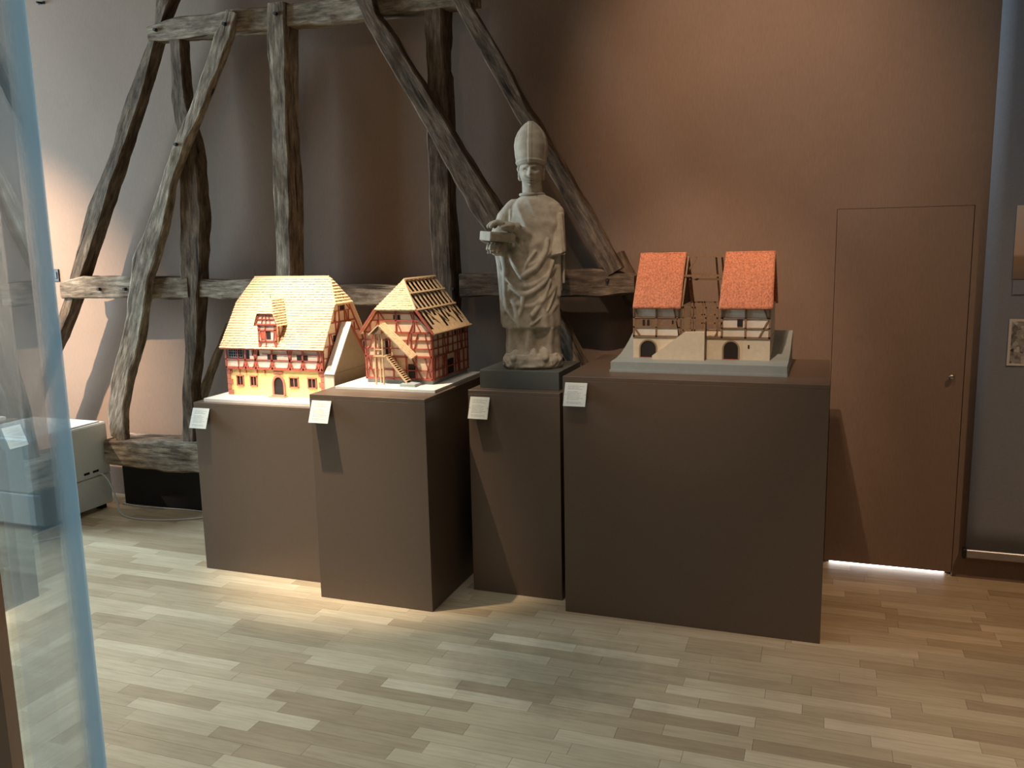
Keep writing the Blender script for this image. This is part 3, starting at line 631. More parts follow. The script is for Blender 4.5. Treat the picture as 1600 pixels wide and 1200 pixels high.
# roof
VX0, VX1, RX0, RX1 = -3.165, -2.497, -3.077, -2.586
hb = (HZ-EZ)/(RZ-EZ)
def sideX(t, s):
    e, r_ = (VX0, RX0) if s < 0 else (VX1, RX1); vb = e+(.015 if s < 0 else -.006)
    return lerp(e, vb, t/hb) if t < hb else lerp(vb, r_, (t-hb)/(1-hb))
def bell(t): return -.010*sin(pi*min(1, t*1.4))*(1 if t < .72 else 0)
def slope(s, front):
    def f(t):
        y = lerp(EY0, RY, t); z = lerp(EZ-.006, RZ, t)+bell(t)*.5
        return (sideX(t, s), y if front else 2*RY-y, z)
    return f
rf = a.prism('roof', [slope(-1, True)(0), slope(1, True)(0), slope(1, True)(hb), slope(1, True)(1), slope(-1, True)(1), slope(-1, True)(hb)], (0, .004, -.006), 'tile')
a.prism('roof_back_slope', [slope(1, False)(0), slope(-1, False)(0), slope(-1, False)(hb), slope(-1, False)(1), slope(1, False)(1), slope(1, False)(hb)], (0, -.004, -.006), 'tile', rf)
a.tiles('roof_tiles', slope(-1, True), slope(1, True), 28, .0135, 'tile', rf)
a.tiles('roof_tiles', slope(1, False), slope(-1, False), 28, .02, 'tile', rf)
for s in (1, -1):
    e = slope(s, True)(hb); g = slope(s, False)(hb); r_ = slope(s, True)(1)
    L_ = lambda t, e=e, r_=r_: Vector(e).lerp(Vector(r_), t); R_ = lambda t, g=g, r_=r_: Vector(g).lerp(Vector(r_), t)
    a.mesh('half_hip', [e, g, r_, (e[0], e[1], e[2]-.008), (g[0], g[1], g[2]-.008)], [(0, 1, 2) if s > 0 else (0, 2, 1), (3, 4, 1, 0), (4, 3, 2)], 'tile', rf)
    a.tiles('half_hip_tiles', L_ if s > 0 else R_, R_ if s > 0 else L_, 9, .0135, 'tile', rf)
    a.bar('finial', (r_[0], RY, RZ), (r_[0], RY, RZ+.045), .0022, .0022, FR, 'dark')
a.bar('ridge_tiles', (RX0, RY, RZ+.002), (RX1, RY, RZ+.002), .012, .008, (0, 0, 1), 'tile', rf)
a.bar('fascia', (VX0, EY0+.004, EZ-.010), (VX1, EY0+.004, EZ-.010), .006, .006, FR, 'red_timber', rf)
# dormer with flared gable
DL, DR, DY = -2.905, -2.788, 3.962
dm = a.box('dormer', DL, DR, DY, 4.14, EZ-.012, 1.372, 'plaster')
def D1(x0, z0, x1, z1, wd=.007): return a.bar('timber', (x0, DY-.002, z0), (x1, DY-.002, z1), wd, .006, FR, 'red_timber', dm)
for x in (DL+.004, -2.858, DR-.004): D1(x, EZ-.01, x, 1.372, .009 if x != -2.858 else .006)
for z in (EZ-.006, 1.285, 1.345, 1.372): D1(DL, z, DR, z, .007)
D1(DL+.008, 1.372, DL+.02, 1.29, .005); D1(DR-.008, 1.372, DR-.02, 1.29, .005); D1(DR-.02, 1.285, DR-.006, EZ, .005); D1(DL+.02, 1.285, DL+.006, EZ, .005)
a.box('window', -2.853, -2.826, DY-.0015, DY+.002, 1.295, 1.338, 'dark', dm); a.box('shutter', -2.886, -2.862, DY-.003, DY+.002, 1.295, 1.338, 'red_timber', dm)
for y in (3.985, 4.03): a.bar('timber', (DR+.001, y, EZ), (DR+.001, y, 1.372), .007, .006, (1, 0, 0), 'red_timber', dm)
a.bar('timber', (DR+.001, DY, 1.31), (DR+.001, 4.08, 1.31), .006, .006, (1, 0, 0), 'red_timber', dm)
xm = (DL+DR)/2
ga = a.prism('dormer_gable', [(DL-.012, DY-.006, 1.374), (DR+.012, DY-.006, 1.374), (DR-.012, DY-.006, 1.432), (DL+.012, DY-.006, 1.432)], (0, .03, 0), 'plaster', dm)
def D2(x0, z0, x1, z1, wd=.006): return a.bar('timber', (x0, DY-.008, z0), (x1, DY-.008, z1), wd, .006, FR, 'red_timber', dm)
D2(DL-.014, 1.377, DR+.014, 1.377, .009); D2(DL+.01, 1.430, DR-.01, 1.430, .008); D2(DL-.01, 1.377, DL+.014, 1.43); D2(DR+.01, 1.377, DR-.014, 1.43); D2(xm, 1.377, xm, 1.43, .005); D2(xm-.028, 1.377, xm-.02, 1.43, .004); D2(xm+.028, 1.377, xm+.02, 1.43, .004); D2(DL, 1.405, DR, 1.405, .004)
AZ = 1.515; hipY = 4.01; byk = 4.16
def P(x, y, z): return Vector((x, y, z))
el, er = P(DL-.018, DY-.014, 1.368), P(DR+.018, DY-.014, 1.368); hl, hr = P(DL+.008, DY-.016, 1.434), P(DR-.008, DY-.016, 1.434); rp = P(xm, hipY, AZ); rb = P(xm, 4.165, AZ)
bl, br = P(DL-.018, 4.06, 1.368), P(DR+.018, 4.06, 1.368)
dr_ = a.mesh('dormer_roof', [el, hl, rp, rb, bl, er, hr, br], [(0, 1, 2, 3, 4), (5, 7, 3, 2, 6), (1, 6, 2)], 'tile', dm)
a.tiles('dormer_tiles', lambda t: br.lerp(rb, t), lambda t: er.lerp(hr, min(1, t/.45)) if t < .45 else hr.lerp(rp, (t-.45)/.55), 11, .0135, 'tile', dm, n=Vector((.85, 0, .5)).normalized())
a.tiles('dormer_tiles', lambda t: el.lerp(hl, min(1, t/.45)) if t < .45 else hl.lerp(rp, (t-.45)/.55), lambda t: bl.lerp(rb, t), 11, .0135, 'tile', dm, n=Vector((-.85, 0, .5)).normalized())
a.tiles('dormer_tiles', lambda t: hl.lerp(rp, t), lambda t: hr.lerp(rp, t), 7, .0135, 'tile', dm, n=Vector((0, -.7, .7)).normalized())
a.bar('dormer_finial', rp, rp+Vector((0, 0, .02)), .002, .002, FR, 'dark', dm)
# cut-off side wing
wx0, wx1 = X1+.002, -2.462
wg = a.prism('side_wing', [(wx0, 3.99, BZ), (wx0, 3.99, 1.12), (wx0, 4.18, 1.362), (wx0, 4.37, 1.12), (wx0, 4.37, BZ)], (wx1-wx0, 0, 0), 'wall_grey')
a.prism('wing_verge', [(wx0+.005, 3.975, 1.112), (wx0+.005, 4.18, 1.374), (wx0+.005, 4.18, 1.362), (wx0+.005, 3.982, 1.108)], (wx1-wx0+.004, 0, 0), 'board_white', wg)  # front verge in white, the light on it put into the colour
a.prism('wing_verge', [(wx0+.005, 4.385, 1.112), (wx0+.005, 4.18, 1.374), (wx0+.005, 4.18, 1.362), (wx0+.005, 4.378, 1.108)], (wx1-wx0+.004, 0, 0), 'red_timber', wg)
a.box('wing_front_pier', wx0, wx1+.002, 3.982, 3.99, BZ, 1.105, 'cream', wg)  # paler than the wing behind, its lit front put into the colour
a.box('wing_ledge', wx0, wx1+.006, 3.978, 4.40, 1.105, 1.114, 'wall_grey', wg)

# ------------------------------------------------------------------ model 2: gabled house with open rafters and outside stair
a = Asm('model_house', (-2.06, 4.18, H2), 'model half-timbered house with bare open rafters and a roofed outside stair', 'model house', 'architectural models')
X0, X1, Y0, Y1 = -2.252, -1.866, 3.965, 4.425
BZ = H2+.015; PZ2 = BZ+.020; JZ = 1.22; EZ = 1.345; RX, RZ = -2.059, 1.608
a.box('base_board', -2.352, -1.79, 3.815, 4.43, H2, BZ, 'board_white', r=.001)
a.box('stone_plinth', X0+.004, X1-.004, Y0+.004, Y1-.004, BZ, PZ2, 'board_grey')
lw = a.box('lower_wall', X0+.003, X1-.003, Y0+.003, Y1, PZ2, JZ, 'plaster_pink')
uw = a.box('upper_floor_wall', X0, X1, Y0, Y1, JZ, EZ, 'plaster_pink')
HZ = 1.462; hw = lambda z: (RZ-z)/(RZ-EZ)*(RX-(-2.262))
gw = a.prism('gable_wall', [(X0, Y0, EZ), (X1, Y0, EZ), (RX+hw(HZ)-.008, Y0, HZ-.01), (RX-hw(HZ)+.008, Y0, HZ-.01)], (0, .008, 0), 'plaster_pink')
a.prism('back_gable_wall', [(X0, Y1-.008, EZ), (X1, Y1-.008, EZ), (RX, Y1-.008, RZ-.015)], (0, .008, 0), 'plaster_pink')
def F2(x0, z0, x1, z1, wd=.007, par=None, nm='timber'): return a.bar(nm, (x0, Y0-.002, z0), (x1, Y0-.002, z1), wd*.85, .007, FR, 'red_timber', par or uw)
F2(X0, PZ2+.005, X1, PZ2+.005, .010, lw); F2(X0-.003, JZ, X1+.003, JZ, .012); F2(X0, EZ, X1, EZ, .010); F2(X0+.002, 1.305, X1, 1.305, .006); F2(X0+.002, 1.262, X1, 1.262, .006)
F2(X0, 1.15, X1, 1.15, .006, lw)
for x in (X0+.005, -2.19, -2.11, -1.985, X1-.005): F2(x, JZ, x, EZ, .009)
for x in (X0+.005, -2.19, -2.09, -2.015, -1.96, X1-.005): F2(x, PZ2, x, JZ, .009, lw)
for x0, z0, x1, z1 in ((X0+.012, JZ+.006, -2.20, EZ-.004), (-1.975, JZ+.006, -1.945, EZ-.004), (X1-.012, JZ+.006, X1-.04, EZ-.004), (-1.995, EZ-.004, -2.02, JZ+.006)): F2(x0, z0, x1, z1, .006)
for x0, z0, x1, z1 in ((X0+.035, JZ-.004, X0+.012, PZ2+.01), (X0+.012, JZ-.004, X0+.05, PZ2+.01), (X1-.012, JZ-.004, X1-.04, PZ2+.01), (X1-.045, JZ-.004, X1-.012, PZ2+.01), (-2.08, JZ-.004, -2.03, PZ2+.01), (-1.985, JZ-.004, -1.93, PZ2+.01)): F2(x0, z0, x1, z1, .005, lw)
F2(RX-hw(1.40)+.01, 1.405, RX+hw(1.40)-.01, 1.405, .008, gw); F2(RX-hw(1.44)+.01, 1.442, RX+hw(1.44)-.01, 1.442, .006, gw)
for x, z1 in ((-2.165, 1.455), (-2.065, 1.455), (-1.965, 1.455), (-2.215, 1.39)): F2(x, EZ, x, z1, .008, gw)
for x0, z0, x1, z1 in ((-2.195, EZ, -2.17, 1.40), (-2.06, 1.40, -2.035, EZ), (-1.99, EZ, -1.965, 1.40), (-1.955, 1.40, -1.925, EZ), (-2.13, 1.405, -2.16, 1.45), (-1.97, 1.41, -1.985, 1.45)): F2(x0, z0, x1, z1, .005, gw)
for s in (-1, 1): F2(RX+s*(hw(EZ)-.012), EZ, RX+s*(hw(HZ)-.006), HZ-.008, .008, gw)
for x in (-2.080, -2.056): a.box('window', x, x+.015, Y0-.0015, Y0+.002, 1.411, 1.434, 'dark', gw)
a.box('doorway', -2.132, -2.104, Y0-.0015, Y0+.003, JZ+.008, 1.312, 'dark', uw); a.box('doorway', -2.006, -1.968, Y0-.0012, Y0+.003, PZ2+.004, 1.182, 'dark', lw)
# side wall in shade
def S2(y0, z0, y1, z1, wd=.007, par=None): return a.bar('timber', (X1+.002, y0, z0), (X1+.002, y1, z1), wd*.8, .007, (1, 0, 0), 'red_timber', par or uw)
for z, p_ in ((PZ2+.005, lw), (1.15, lw), (JZ, uw), (1.262, uw), (1.305, uw), (EZ-.004, uw)): S2(Y0, z, Y1, z, .011 if z in (JZ,) else .007, p_)
for y in (Y0+.006, 4.03, 4.085, 4.13, 4.245, 4.30, 4.36, Y1-.006): S2(y, PZ2, y, JZ, .008, lw)
for y in (Y0+.006, 4.03, 4.09, 4.15, 4.215, 4.28, 4.34, 4.385, Y1-.006): S2(y, JZ, y, EZ, .008, uw)
for y0, z0, y1, z1 in ((4.0, JZ, 3.975, PZ2), (4.11, JZ, 4.09, PZ2), (4.27, JZ, 4.29, PZ2)): S2(y0, z0, y1, z1, .005, lw)
for y0, z0, y1, z1 in ((4.10, EZ, 4.13, JZ), (4.165, EZ, 4.15, JZ), (4.30, EZ, 4.33, JZ)): S2(y0, z0, y1, z1, .005, uw)
a.box('doorway', X1-.004, X1, 4.14, 4.225, PZ2+.004, 1.186, 'dark', lw)
for y in (4.245, 4.305, 4.35): a.box('window', X1-.004, X1+.001, y, y+.022, 1.308, 1.338, 'dark', uw)
# roof
EX0, EX1, FY, BY = -2.268, -1.850, 3.945, 4.438
RFY = 4.055
rr = a.prism('roof', [(EX0, FY, EZ-.004), (EX0, BY, EZ-.004), (RX, BY, RZ), (RX, RFY, RZ), (RX-hw(HZ)-.004, FY, HZ)], (.004, 0, -.006), 'tile')
LE, HL, RP = P(EX0, FY, EZ-.004), P(RX-hw(HZ)-.004, FY, HZ), P(RX, RFY, RZ); HR = P(RX+hw(HZ)+.004, FY, HZ)
a.tiles('roof_tiles', lambda t: P(lerp(EX0, RX, t), BY, lerp(EZ-.004, RZ, t)), lambda t: LE.lerp(HL, t/.445) if t < .445 else HL.lerp(RP, (t-.445)/.555), 22, .016, 'tile', rr, n=Vector((-.78, 0, .62)))
a.mesh('half_hip', [HL, HR, RP, HL-Vector((0, 0, .006)), HR-Vector((0, 0, .006))], [(0, 1, 2), (3, 4, 1, 0), (4, 3, 2)], 'tile', rr)
a.tiles('half_hip_tiles', lambda t: HL.lerp(RP, t), lambda t: HR.lerp(RP, t), 14, .010, 'tile', rr, lift=.003)
nr = Vector((.783, 0, .622)); up_ = Vector((RX-EX1, 0, RZ-EZ+.004))
a.prism('rafter_gap_shade', [P(EX1-.004, FY+.02, EZ-.012), P(EX1-.004, BY-.006, EZ-.012), P(RX-.0, BY-.006, RZ-.018), P(RX-.0, RFY+.01, RZ-.018), HR-Vector((.01, -.012, .02))], (-.004, 0, -.003), 'gap_shade')  # added dark sheet, paints the shade in the gaps between the rafters
for k in range(11):                                                    # bare rafters of the right slope
    y = lerp(FY+.006, BY-.008, k/10); t1 = 1.0 if y > RFY else lerp(.445, 1, (y-FY)/(RFY-FY))
    q0 = P(EX1, y, EZ-.004); a.bar('rafter', q0, q0+up_*t1, .0125, .004, nr, 'raw_timber')
for t in (.0, .44, .74, 1.0):
    y0 = FY if t < .45 else lerp(FY, RFY, (t-.445)/.555); q = P(EX1, 0, EZ-.004)+up_*t+nr*.006
    a.bar('purlin', (q.x, y0, q.z), (q.x, BY, q.z), .010, .005, nr, 'raw_timber')
a.bar('hip_rafter', HR, RP, .010, .010, nr, 'raw_timber'); a.bar('verge_rafter', P(EX1, FY, EZ-.004), HR, .010, .010, nr, 'red_timber'); a.bar('verge_rafter', P(EX0, FY-.002, EZ-.006), HL-Vector((0, .002, .002)), .010, .010, nr, 'red_timber')
for k in range(10):                                                    # lower boards between the rafters, stepping
    y = lerp(FY+.03, BY-.032, k/9); q0 = P(EX1, y, EZ-.004)+nr*-.001; a.bar('sheathing_board', q0, q0+up_*(.08+.22*((k*5) % 4)/3), .030, .002, nr, 'raw_timber')
for k in range(4):
    y = 4.03+k*.1; q0 = P(EX1, y, EZ-.004)+nr*.004; a.bar('wind_brace', q0+up_*.42, P(EX1, y+.07, EZ-.004)+nr*.004+up_*.16, .007, .004, nr, 'raw_timber')
a.bar('eave_beam', (EX1+.002, FY, EZ-.006), (EX1+.002, BY, EZ-.006), .008, .008, nr, 'raw_timber')
# stair, landing porch
st = a.box('stair_foot_slab', -2.012, -1.925, 3.87, 3.955, BZ, BZ+.014, 'board_grey', r=.001)
sy0, sy1 = 3.905, 3.955
sa, sb = P(-1.987, sy0, BZ+.014), P(-2.105, sy0, JZ+.012)
a.bar('stair_stringer', sa, sb, .010, .004, FR, 'raw_timber'); a.bar('stair_stringer', sa+P(0, sy1-sy0, 0), sb+P(0, sy1-sy0, 0), .010, .004, FR, 'raw_timber')
for k in range(14):
    q = sa.lerp(sb, (k+.6)/14); a.box('stair_tread', q.x-.007, q.x+.005, sy0-.002, sy1, q.z+.003, q.z+.006, 'raw_timber')
    a.box('stair_riser', q.x-.007, q.x-.006, sy0, sy1, q.z-.006, q.z+.003, 'dark')
a.box('landing', -2.17, -2.10, sy0-.005, Y0-.002, JZ+.004, JZ+.011, 'raw_timber')
for x, y in ((-2.162, sy0), (-2.118, sy0), (-2.162, 3.955)):
    a.bar('porch_post', (x, y, BZ), (x, y, 1.345), .007, .007, FR, 'raw_timber')
for z in (1.343, 1.262): a.bar('porch_rail', (-2.165, sy0, z), (-2.115, sy0, z), .005, .005, FR, 'raw_timber')
a.bar('porch_rail', (-2.163, sy0, 1.343), (-2.163, Y0, 1.343), .005, .005, (1, 0, 0), 'raw_timber')
# sloping stair roof, its gable end up left
ra, rb_ = P(-2.128, 3.895, 1.382), P(-1.952, 3.895, 1.218)
rd = (rb_-ra); nu = Vector((.68, 0, .73)).normalized()
dpt = Vector((0, Y0-.004-3.895, 0))
a.prism('stair_roof', [ra, rb_, rb_+Vector((0, .068, .014)), ra+Vector((0, .068, .014))], (0, .0, -.006), 'tile')
a.tiles('stair_roof_tiles', lambda t: ra.lerp(ra+Vector((0, .064, .014)), t), lambda t: rb_.lerp(rb_+Vector((0, .064, .014)), t), 4, .010, 'tile', lift=.003, n=Vector((.3, -.5, .8)).normalized())
a.prism('porch_roof', [(-2.135, 3.888, 1.387), (-2.190, 3.888, 1.340), (-2.190, 3.96, 1.340), (-2.135, 3.96, 1.387)], (.003, 0, -.005), 'tile')
a.prism('porch_gable', [(-2.135, 3.893, 1.382), (-2.183, 3.893, 1.343), (-2.117, 3.893, 1.343), (-2.115, 3.893, 1.365)], (0, .004, 0), 'brown_timber')

# ------------------------------------------------------------------ model 3: twin-roofed house on a sloping grey board
a = Asm('model_house', (-.56, 4.34, H4), 'model of a pale house with two orange thatched roofs and an open middle', 'model house', 'architectural models')
by0, by1, bx0, bx1 = 4.035, 4.62, -.962, -.153
prof = [(by0, .048), (4.16, .050), (4.26, .060), (4.36, .080), (4.46, .106), (4.55, .135), (by1, .150)]
vs, fs = [], []
for xx in (bx0, bx1):
    for y, h in prof: vs += [(xx, y, H4+.010), (xx, y, H4+h)]
k = 2*len(prof)
for i in range(len(prof)-1):
    q = 2*i; fs += [(q+1, k+q+1, k+q+3, q+3), (q, q+1, q+3, q+2), (k+q, k+q+2, k+q+3, k+q+1)]
fs += [(0, k, k+1, 1), (k-2, k-1, 2*k-1, 2*k-2), (0, k-2, 2*k-2, k)]
a.mesh('terrain_board', vs, fs, 'board_grey')
a.box('base_board', bx0-.004, bx1+.002, by0-.006, by1, H4, H4+.0098, 'board_grey')
Y0, Y1 = 4.18, 4.54; BZ = H4+.045; GZ = 1.320; EZ = 1.468
X0, XM0, XM1, X1 = -.882, -.655, -.462, -.238
def ground(name, x0, x1, xc, hwid, ztop):
    g = a.box(name, x0, x1, Y0, Y1, BZ, GZ, 'cream')
    d = a.prism('arched_doorway', arch_poly(xc, hwid, BZ+.005, ztop, Y0+.003), (0, -.0045, 0), 'dark', g)
    arch_ring(a, 'arch_surround', xc, hwid, BZ+.005, ztop, Y0, .007, .004, 'wall_grey', d)
    a.box('threshold', xc-hwid, xc+hwid, Y0-.006, Y0, BZ, BZ+.010, 'sand_red', d)
    return g
gl = ground('ground_floor_wall', X0, -.533, -.808, .038, 1.302); gr = ground('ground_floor_wall', -.533, X1, -.415, .033, 1.304)
a.box('slit_window', -.338, -.330, Y0-.001, Y0+.002, 1.272, 1.290, 'dark', gr)
a.prism('stair_parapet', [(-.783, Y0-.035, BZ), (-.783, Y0-.035, BZ+.022), (-.628, Y0-.035, 1.350), (-.533, Y0-.035, 1.350), (-.533, Y0-.035, BZ)], (0, .036, 0), 'cream')
a.box('wall_seam', -.535, -.531, Y0-.037, Y0+.002, BZ, 1.40, 'brown_timber')
def upper(name, x0, x1): return a.box(name, x0, x1, Y0, Y1, GZ+.006, EZ, 'plaster')
ul, ur = upper('upper_floor_wall', X0+.002, XM0), upper('upper_floor_wall', XM1, X1)
def T3(x0, z0, x1, z1, wd=.008, par=None): return a.bar('timber', (x0, Y0-.002, z0), (x1, Y0-.002, z1), wd, .007, FR, 'brown_timber', par or a.root)
for (x0, x1, p_) in ((X0, XM0, ul), (XM1, X1, ur)):
    T3(x0, GZ+.003, x1, GZ+.003, .010, p_)
    for z in (1.368, 1.415): T3(x0, z, x1, z, .006, p_)
    T3(x0, EZ-.004, x1, EZ-.004, .008, p_)
    for x in (x0+.004, (x0+x1)/2, x1-.004): T3(x, GZ, x, EZ, .009, p_)
T3(-.533, GZ+.003, XM1, GZ+.003, .010)
a.box('wood_panel', X0+.004, XM0-.004, Y0-.002, Y0, 1.370, 1.413, 'brown_timber', ul)
for x in (-.830, -.808): 
    d = a.prism('arched_window', arch_poly(x, .006, 1.376, 1.405, Y0-.001), (0, -.003, 0), 'dark', ul)
a.box('window', -.694, -.686, Y0-.0045, Y0, 1.386, 1.402, 'dark', ul)
a.box('window', -.388, -.363, Y0-.004, Y0, 1.376, 1.410, 'dark', ur)
T3(X0+.008, EZ-.01, X0+.02, 1.43, .006, ul); T3(X0+.008, 1.365, X0+.035, GZ+.006, .006, ul); T3(XM0-.03, EZ-.01, XM0-.012, 1.37, .006, ul); T3(XM0-.016, 1.40, XM0-.004, GZ+.005, .006, ul)
T3(XM1+.004, 1.395, XM1-.028, GZ+.006, .007, ur); T3(XM1+.02, EZ-.008, XM1+.006, 1.41, .006, ur); T3(X1-.03, EZ-.008, X1-.008, 1.40, .007, ur); T3(X1-.014, 1.40, X1-.05, GZ+.006, .007, ur)
# open middle: posts and rails front and back, back wall line
for y in (Y0, Y1-.01):
    for x in (-.640, -.597, -.585, -.533, -.480): a.bar('open_bay_post', (x, y, GZ+.006 if y == Y0 else 1.27), (x, y, EZ), .007, .007, FR, 'brown_timber')
    for z in (EZ-.004, 1.415 if y == Y0 else 1.40, 1.356): a.bar('open_bay_rail', (XM0, y, z), (XM1, y, z), .007, .007, FR, 'brown_timber')
# roofs
RY, RZ, EYf = 4.36, 1.722, 4.142
def thatch(xe0, xe1, xr0, xr1):
    vs, fs = [], []; nu_, nv = 22, 26
    for side in (1, -1):
        base = len(vs)
        for j in range(nv+1):
            t = j/nv; 
            for i in range(nu_+1):
                s_ = i/nu_; x = lerp(lerp(xe0, xe1, s_), lerp(xr0, xr1, s_), t)
                yy = lerp(EYf, RY, t); z = lerp(EZ-.004, RZ, t)+.012*sin(pi*min(1, t*1.08))
                d = noise.noise(Vector((x*60, yy*60*side, z*60)))*.0022
                y = yy if side > 0 else 2*RY-yy
                vs.append((x, y-d*side, z+d))
        for j in range(nv):
            for i in range(nu_):
                q = base+j*(nu_+1)+i; f = (q, q+1, q+nu_+2, q+nu_+1); fs.append(f if side > 0 else f[::-1])
    o = a.mesh('thatched_roof', vs, fs, 'thatch', sm=True)
    mo = o.modifiers.new('thick', 'SOLIDIFY'); mo.thickness = .010; mo.offset = -1
    return o
thatch(-.878, -.648, -.882, -.655); thatch(-.470, -.227, -.465, -.234)
for (x, mt) in ((X0+.012, 'plaster'), (XM0-.006, 'brown_timber'), (XM1+.006, 'brown_timber'), (X1-.012, 'plaster')):
    g = a.prism('gable_frame', [(x, Y0+.012, EZ), (x, RY, RZ-.03), (x, Y1-.012, EZ)], (.004, 0, 0), 'dark' if mt != 'plaster' else mt)
for z, y in ((RZ-.022, RY), (1.61, RY-.085), (1.585, RY+.08), (1.61, RY+.10)): a.bar('roof_purlin', (XM0-.01, y, z), (XM1+.01, y, z), .010, .010, (0, 0, 1), 'brown_timber')
for x in (-.645, -.512, -.483):
    a.bar('open_rafter', (x, RY, RZ-.02), (x, Y1+.01, EZ), .008, .008, (1, 0, 0), 'brown_timber')
a.bar('open_rafter', (-.645, EYf+.03, EZ), (-.645, RY, RZ-.02), .008, .008, (1, 0, 0), 'brown_timber')
a.bar('roof_brace', (-.645, RY, 1.63), (-.605, RY, RZ-.025), .007, .007, FR, 'brown_timber')

# ------------------------------------------------------------------ stone bishop statue
SX, SY, ST = -1.422, 4.235, radians(14)
stt = tag(empty('bishop_statue', (SX, SY, PZ), ST), 'grey stone statue of a bishop in mitre and robe holding a book', 'statue')
stt.scale = (1, 1, .965)
def stone(name, verts, faces, parent=None, vox=None, sm=True):
    me = mesh_of(name, verts, faces); o = link(name, me, 'stone', parent or stt)
    if vox: remesh(o, vox)
    if sm: smooth(o)
    return o
def remesh(o, vox, it=2):
    m = o.modifiers.new('r', 'REMESH'); m.mode = 'VOXEL'; m.voxel_size = vox
    m2 = o.modifiers.new('s', 'SMOOTH'); m2.factor = .5; m2.iterations = it
    dg = bpy.context.evaluated_depsgraph_get(); dg.update(); me = bpy.data.meshes.new_from_object(o.evaluated_get(dg))
    o.modifiers.clear(); me.name = o.data.name; o.data = me
    if not me.materials: me.materials.append(M['stone'])
class Soup:
    def __init__(s): s.v = []; s.f = []
    def grid(s, rows):
        k = len(s.v); n = len(rows[0])
        for r_ in rows: s.v += [tuple(p) for p in r_]
        for i in range(len(rows)-1):
            for j in range(n):
                q = k+i*n; s.f.append((q+j, q+(j+1) % n, q+n+(j+1) % n, q+n+j))
        s.f.append(tuple(k+j for j in range(n))[::-1]); q = k+(len(rows)-1)*n; s.f.append(tuple(q+j for j in range(n)))
    def tube(s, pts, n=14):
        """pts: (x,y,z,r) chain, rounded ends"""
        P_ = [Vector(p[:3]) for p in pts]; Rr = [p[3] for p in pts]; rows = []
        d0 = (P_[1]-P_[0]).normalized(); d1 = (P_[-1]-P_[-2]).normalized()
        seq = [(P_[0]-d0*Rr[0]*.9, Rr[0]*.35), (P_[0]-d0*Rr[0]*.5, Rr[0]*.85)]+list(zip(P_, Rr))+[(P_[-1]+d1*Rr[-1]*.5, Rr[-1]*.85), (P_[-1]+d1*Rr[-1]*.9, Rr[-1]*.35)]
        for i, (p, r_) in enumerate(seq):
            d = (seq[min(i+1, len(seq)-1)][0]-seq[max(i-1, 0)][0]).normalized()
            u = d.orthogonal().normalized() if abs(d.z) > .99 else d.cross(Vector((0, 0, 1))).normalized(); v = d.cross(u)
            rows.append([p+(u*cos(2*pi*k/n)+v*sin(2*pi*k/n))*r_ for k in range(n)])
        s.grid(rows)
    def ball(s, c, r_, n=18, m=12):
        c = Vector(c); rr_ = Vector(r_) if not isinstance(r_, float) else Vector((r_, r_, r_)); rows = []
        for i in range(1, m):
            t = pi*i/m; rows.append([c+Vector((rr_.x*sin(t)*cos(2*pi*k/n), rr_.y*sin(t)*sin(2*pi*k/n), -rr_.z*cos(t))) for k in range(n)])
        s.grid(rows)
def ss(a_, b_, x): t = max(0, min(1, (x-a_)/(b_-a_))); return t*t*(3-2*t)
# body: loft with carved folds
ST_ = [(.03, -.145, .150, .125), (.07, -.142, .146, .120), (.12, -.138, .142, .112), (.19, -.138, .142, .112), (.208, -.14, .143, .114), (.216, -.152, .147, .125), (.30, -.154, .142, .128), (.42, -.156, .134, .128), (.52, -.150, .134, .128), (.60, -.138, .146, .125), (.68, -.126, .158, .120), (.76, -.120, .166, .114), (.81, -.112, .165, .105), (.85, -.094, .150, .092), (.875, -.070, .122, .078), (.893, -.045, .085, .062), (.905, -.030, .070, .052)]
def st_at(z): return tuple(interp([(q[0], q[i]) for q in ST_], z) for i in (1, 2, 3))
S = Soup(); rows = []
NZ, NT = 190, 150
def ridge(x, p=3): return (.5+.5*cos(x))**p
for i in range(NZ+1):
    z = lerp(.03, .905, i/NZ); xa, xb, b = st_at(z); cx = (xa+xb)/2; ha = (xb-xa)/2; row_ = []
    for k in range(NT):
        t = 2*pi*k/NT; ct, sn = cos(t), sin(t)
        e = .86; x = cx+ha*(abs(ct)**e)*(1 if ct > 0 else -1); y = b*(abs(sn)**e)*(1 if sn > 0 else -1)
        fr_ = ss(-.1, .6, -sn); d = 0
        if z < .212:                                   # pleats of the alb
            d += .022*ridge(ct*9+.6+.4*sin(z*20), 2)*fr_-.008*fr_-.018*ridge(ct*4.5-1.2, 2)*fr_
            d -= .010*(1-ss(.03, .10, abs(x+.005)))*fr_*ss(.05, .1, z)
        else:
            m1 = ss(.25, .33, z)*(1-ss(.58, .68, z))*fr_
            xx = x-.02
            ph = z-4.8*xx*xx-.35*xx
            d += m1*(.012*ridge(2*pi*(ph-.02)/.105, 3)-.004)
            ph2 = z+1.9*x
            d += ss(.38, .46, z)*(1-ss(.66, .76, z))*fr_*ss(.02, -.06, x)*ss(-.15, -.10, x)*.018*ridge(2*pi*ph2/.14, 4)
            m2 = (1-ss(.30, .42, z))*fr_
            d += m2*(.020*ridge(ct*8+1.0+z*6, 3)-.004)
            d += .010*ridge(ct*16+z*5, 2)*ss(.5, .95, abs(ct))*(1-ss(.65, .8, z))
            m3 = ss(.64, .72, z)*(1-ss(.82, .89, z))*fr_
            d += m3*.006*ridge(2*pi*(x*1.2+z*.55+.03)/.085, 3)
        d += noise.noise(Vector((x*22, y*22, z*22)))*.004
        nx_, ny_ = ct/ha, sn/b; l = sqrt(nx_*nx_+ny_*ny_)
        row_.append((x+nx_/l*d, y+ny_/l*d, z))
    rows.append(row_)
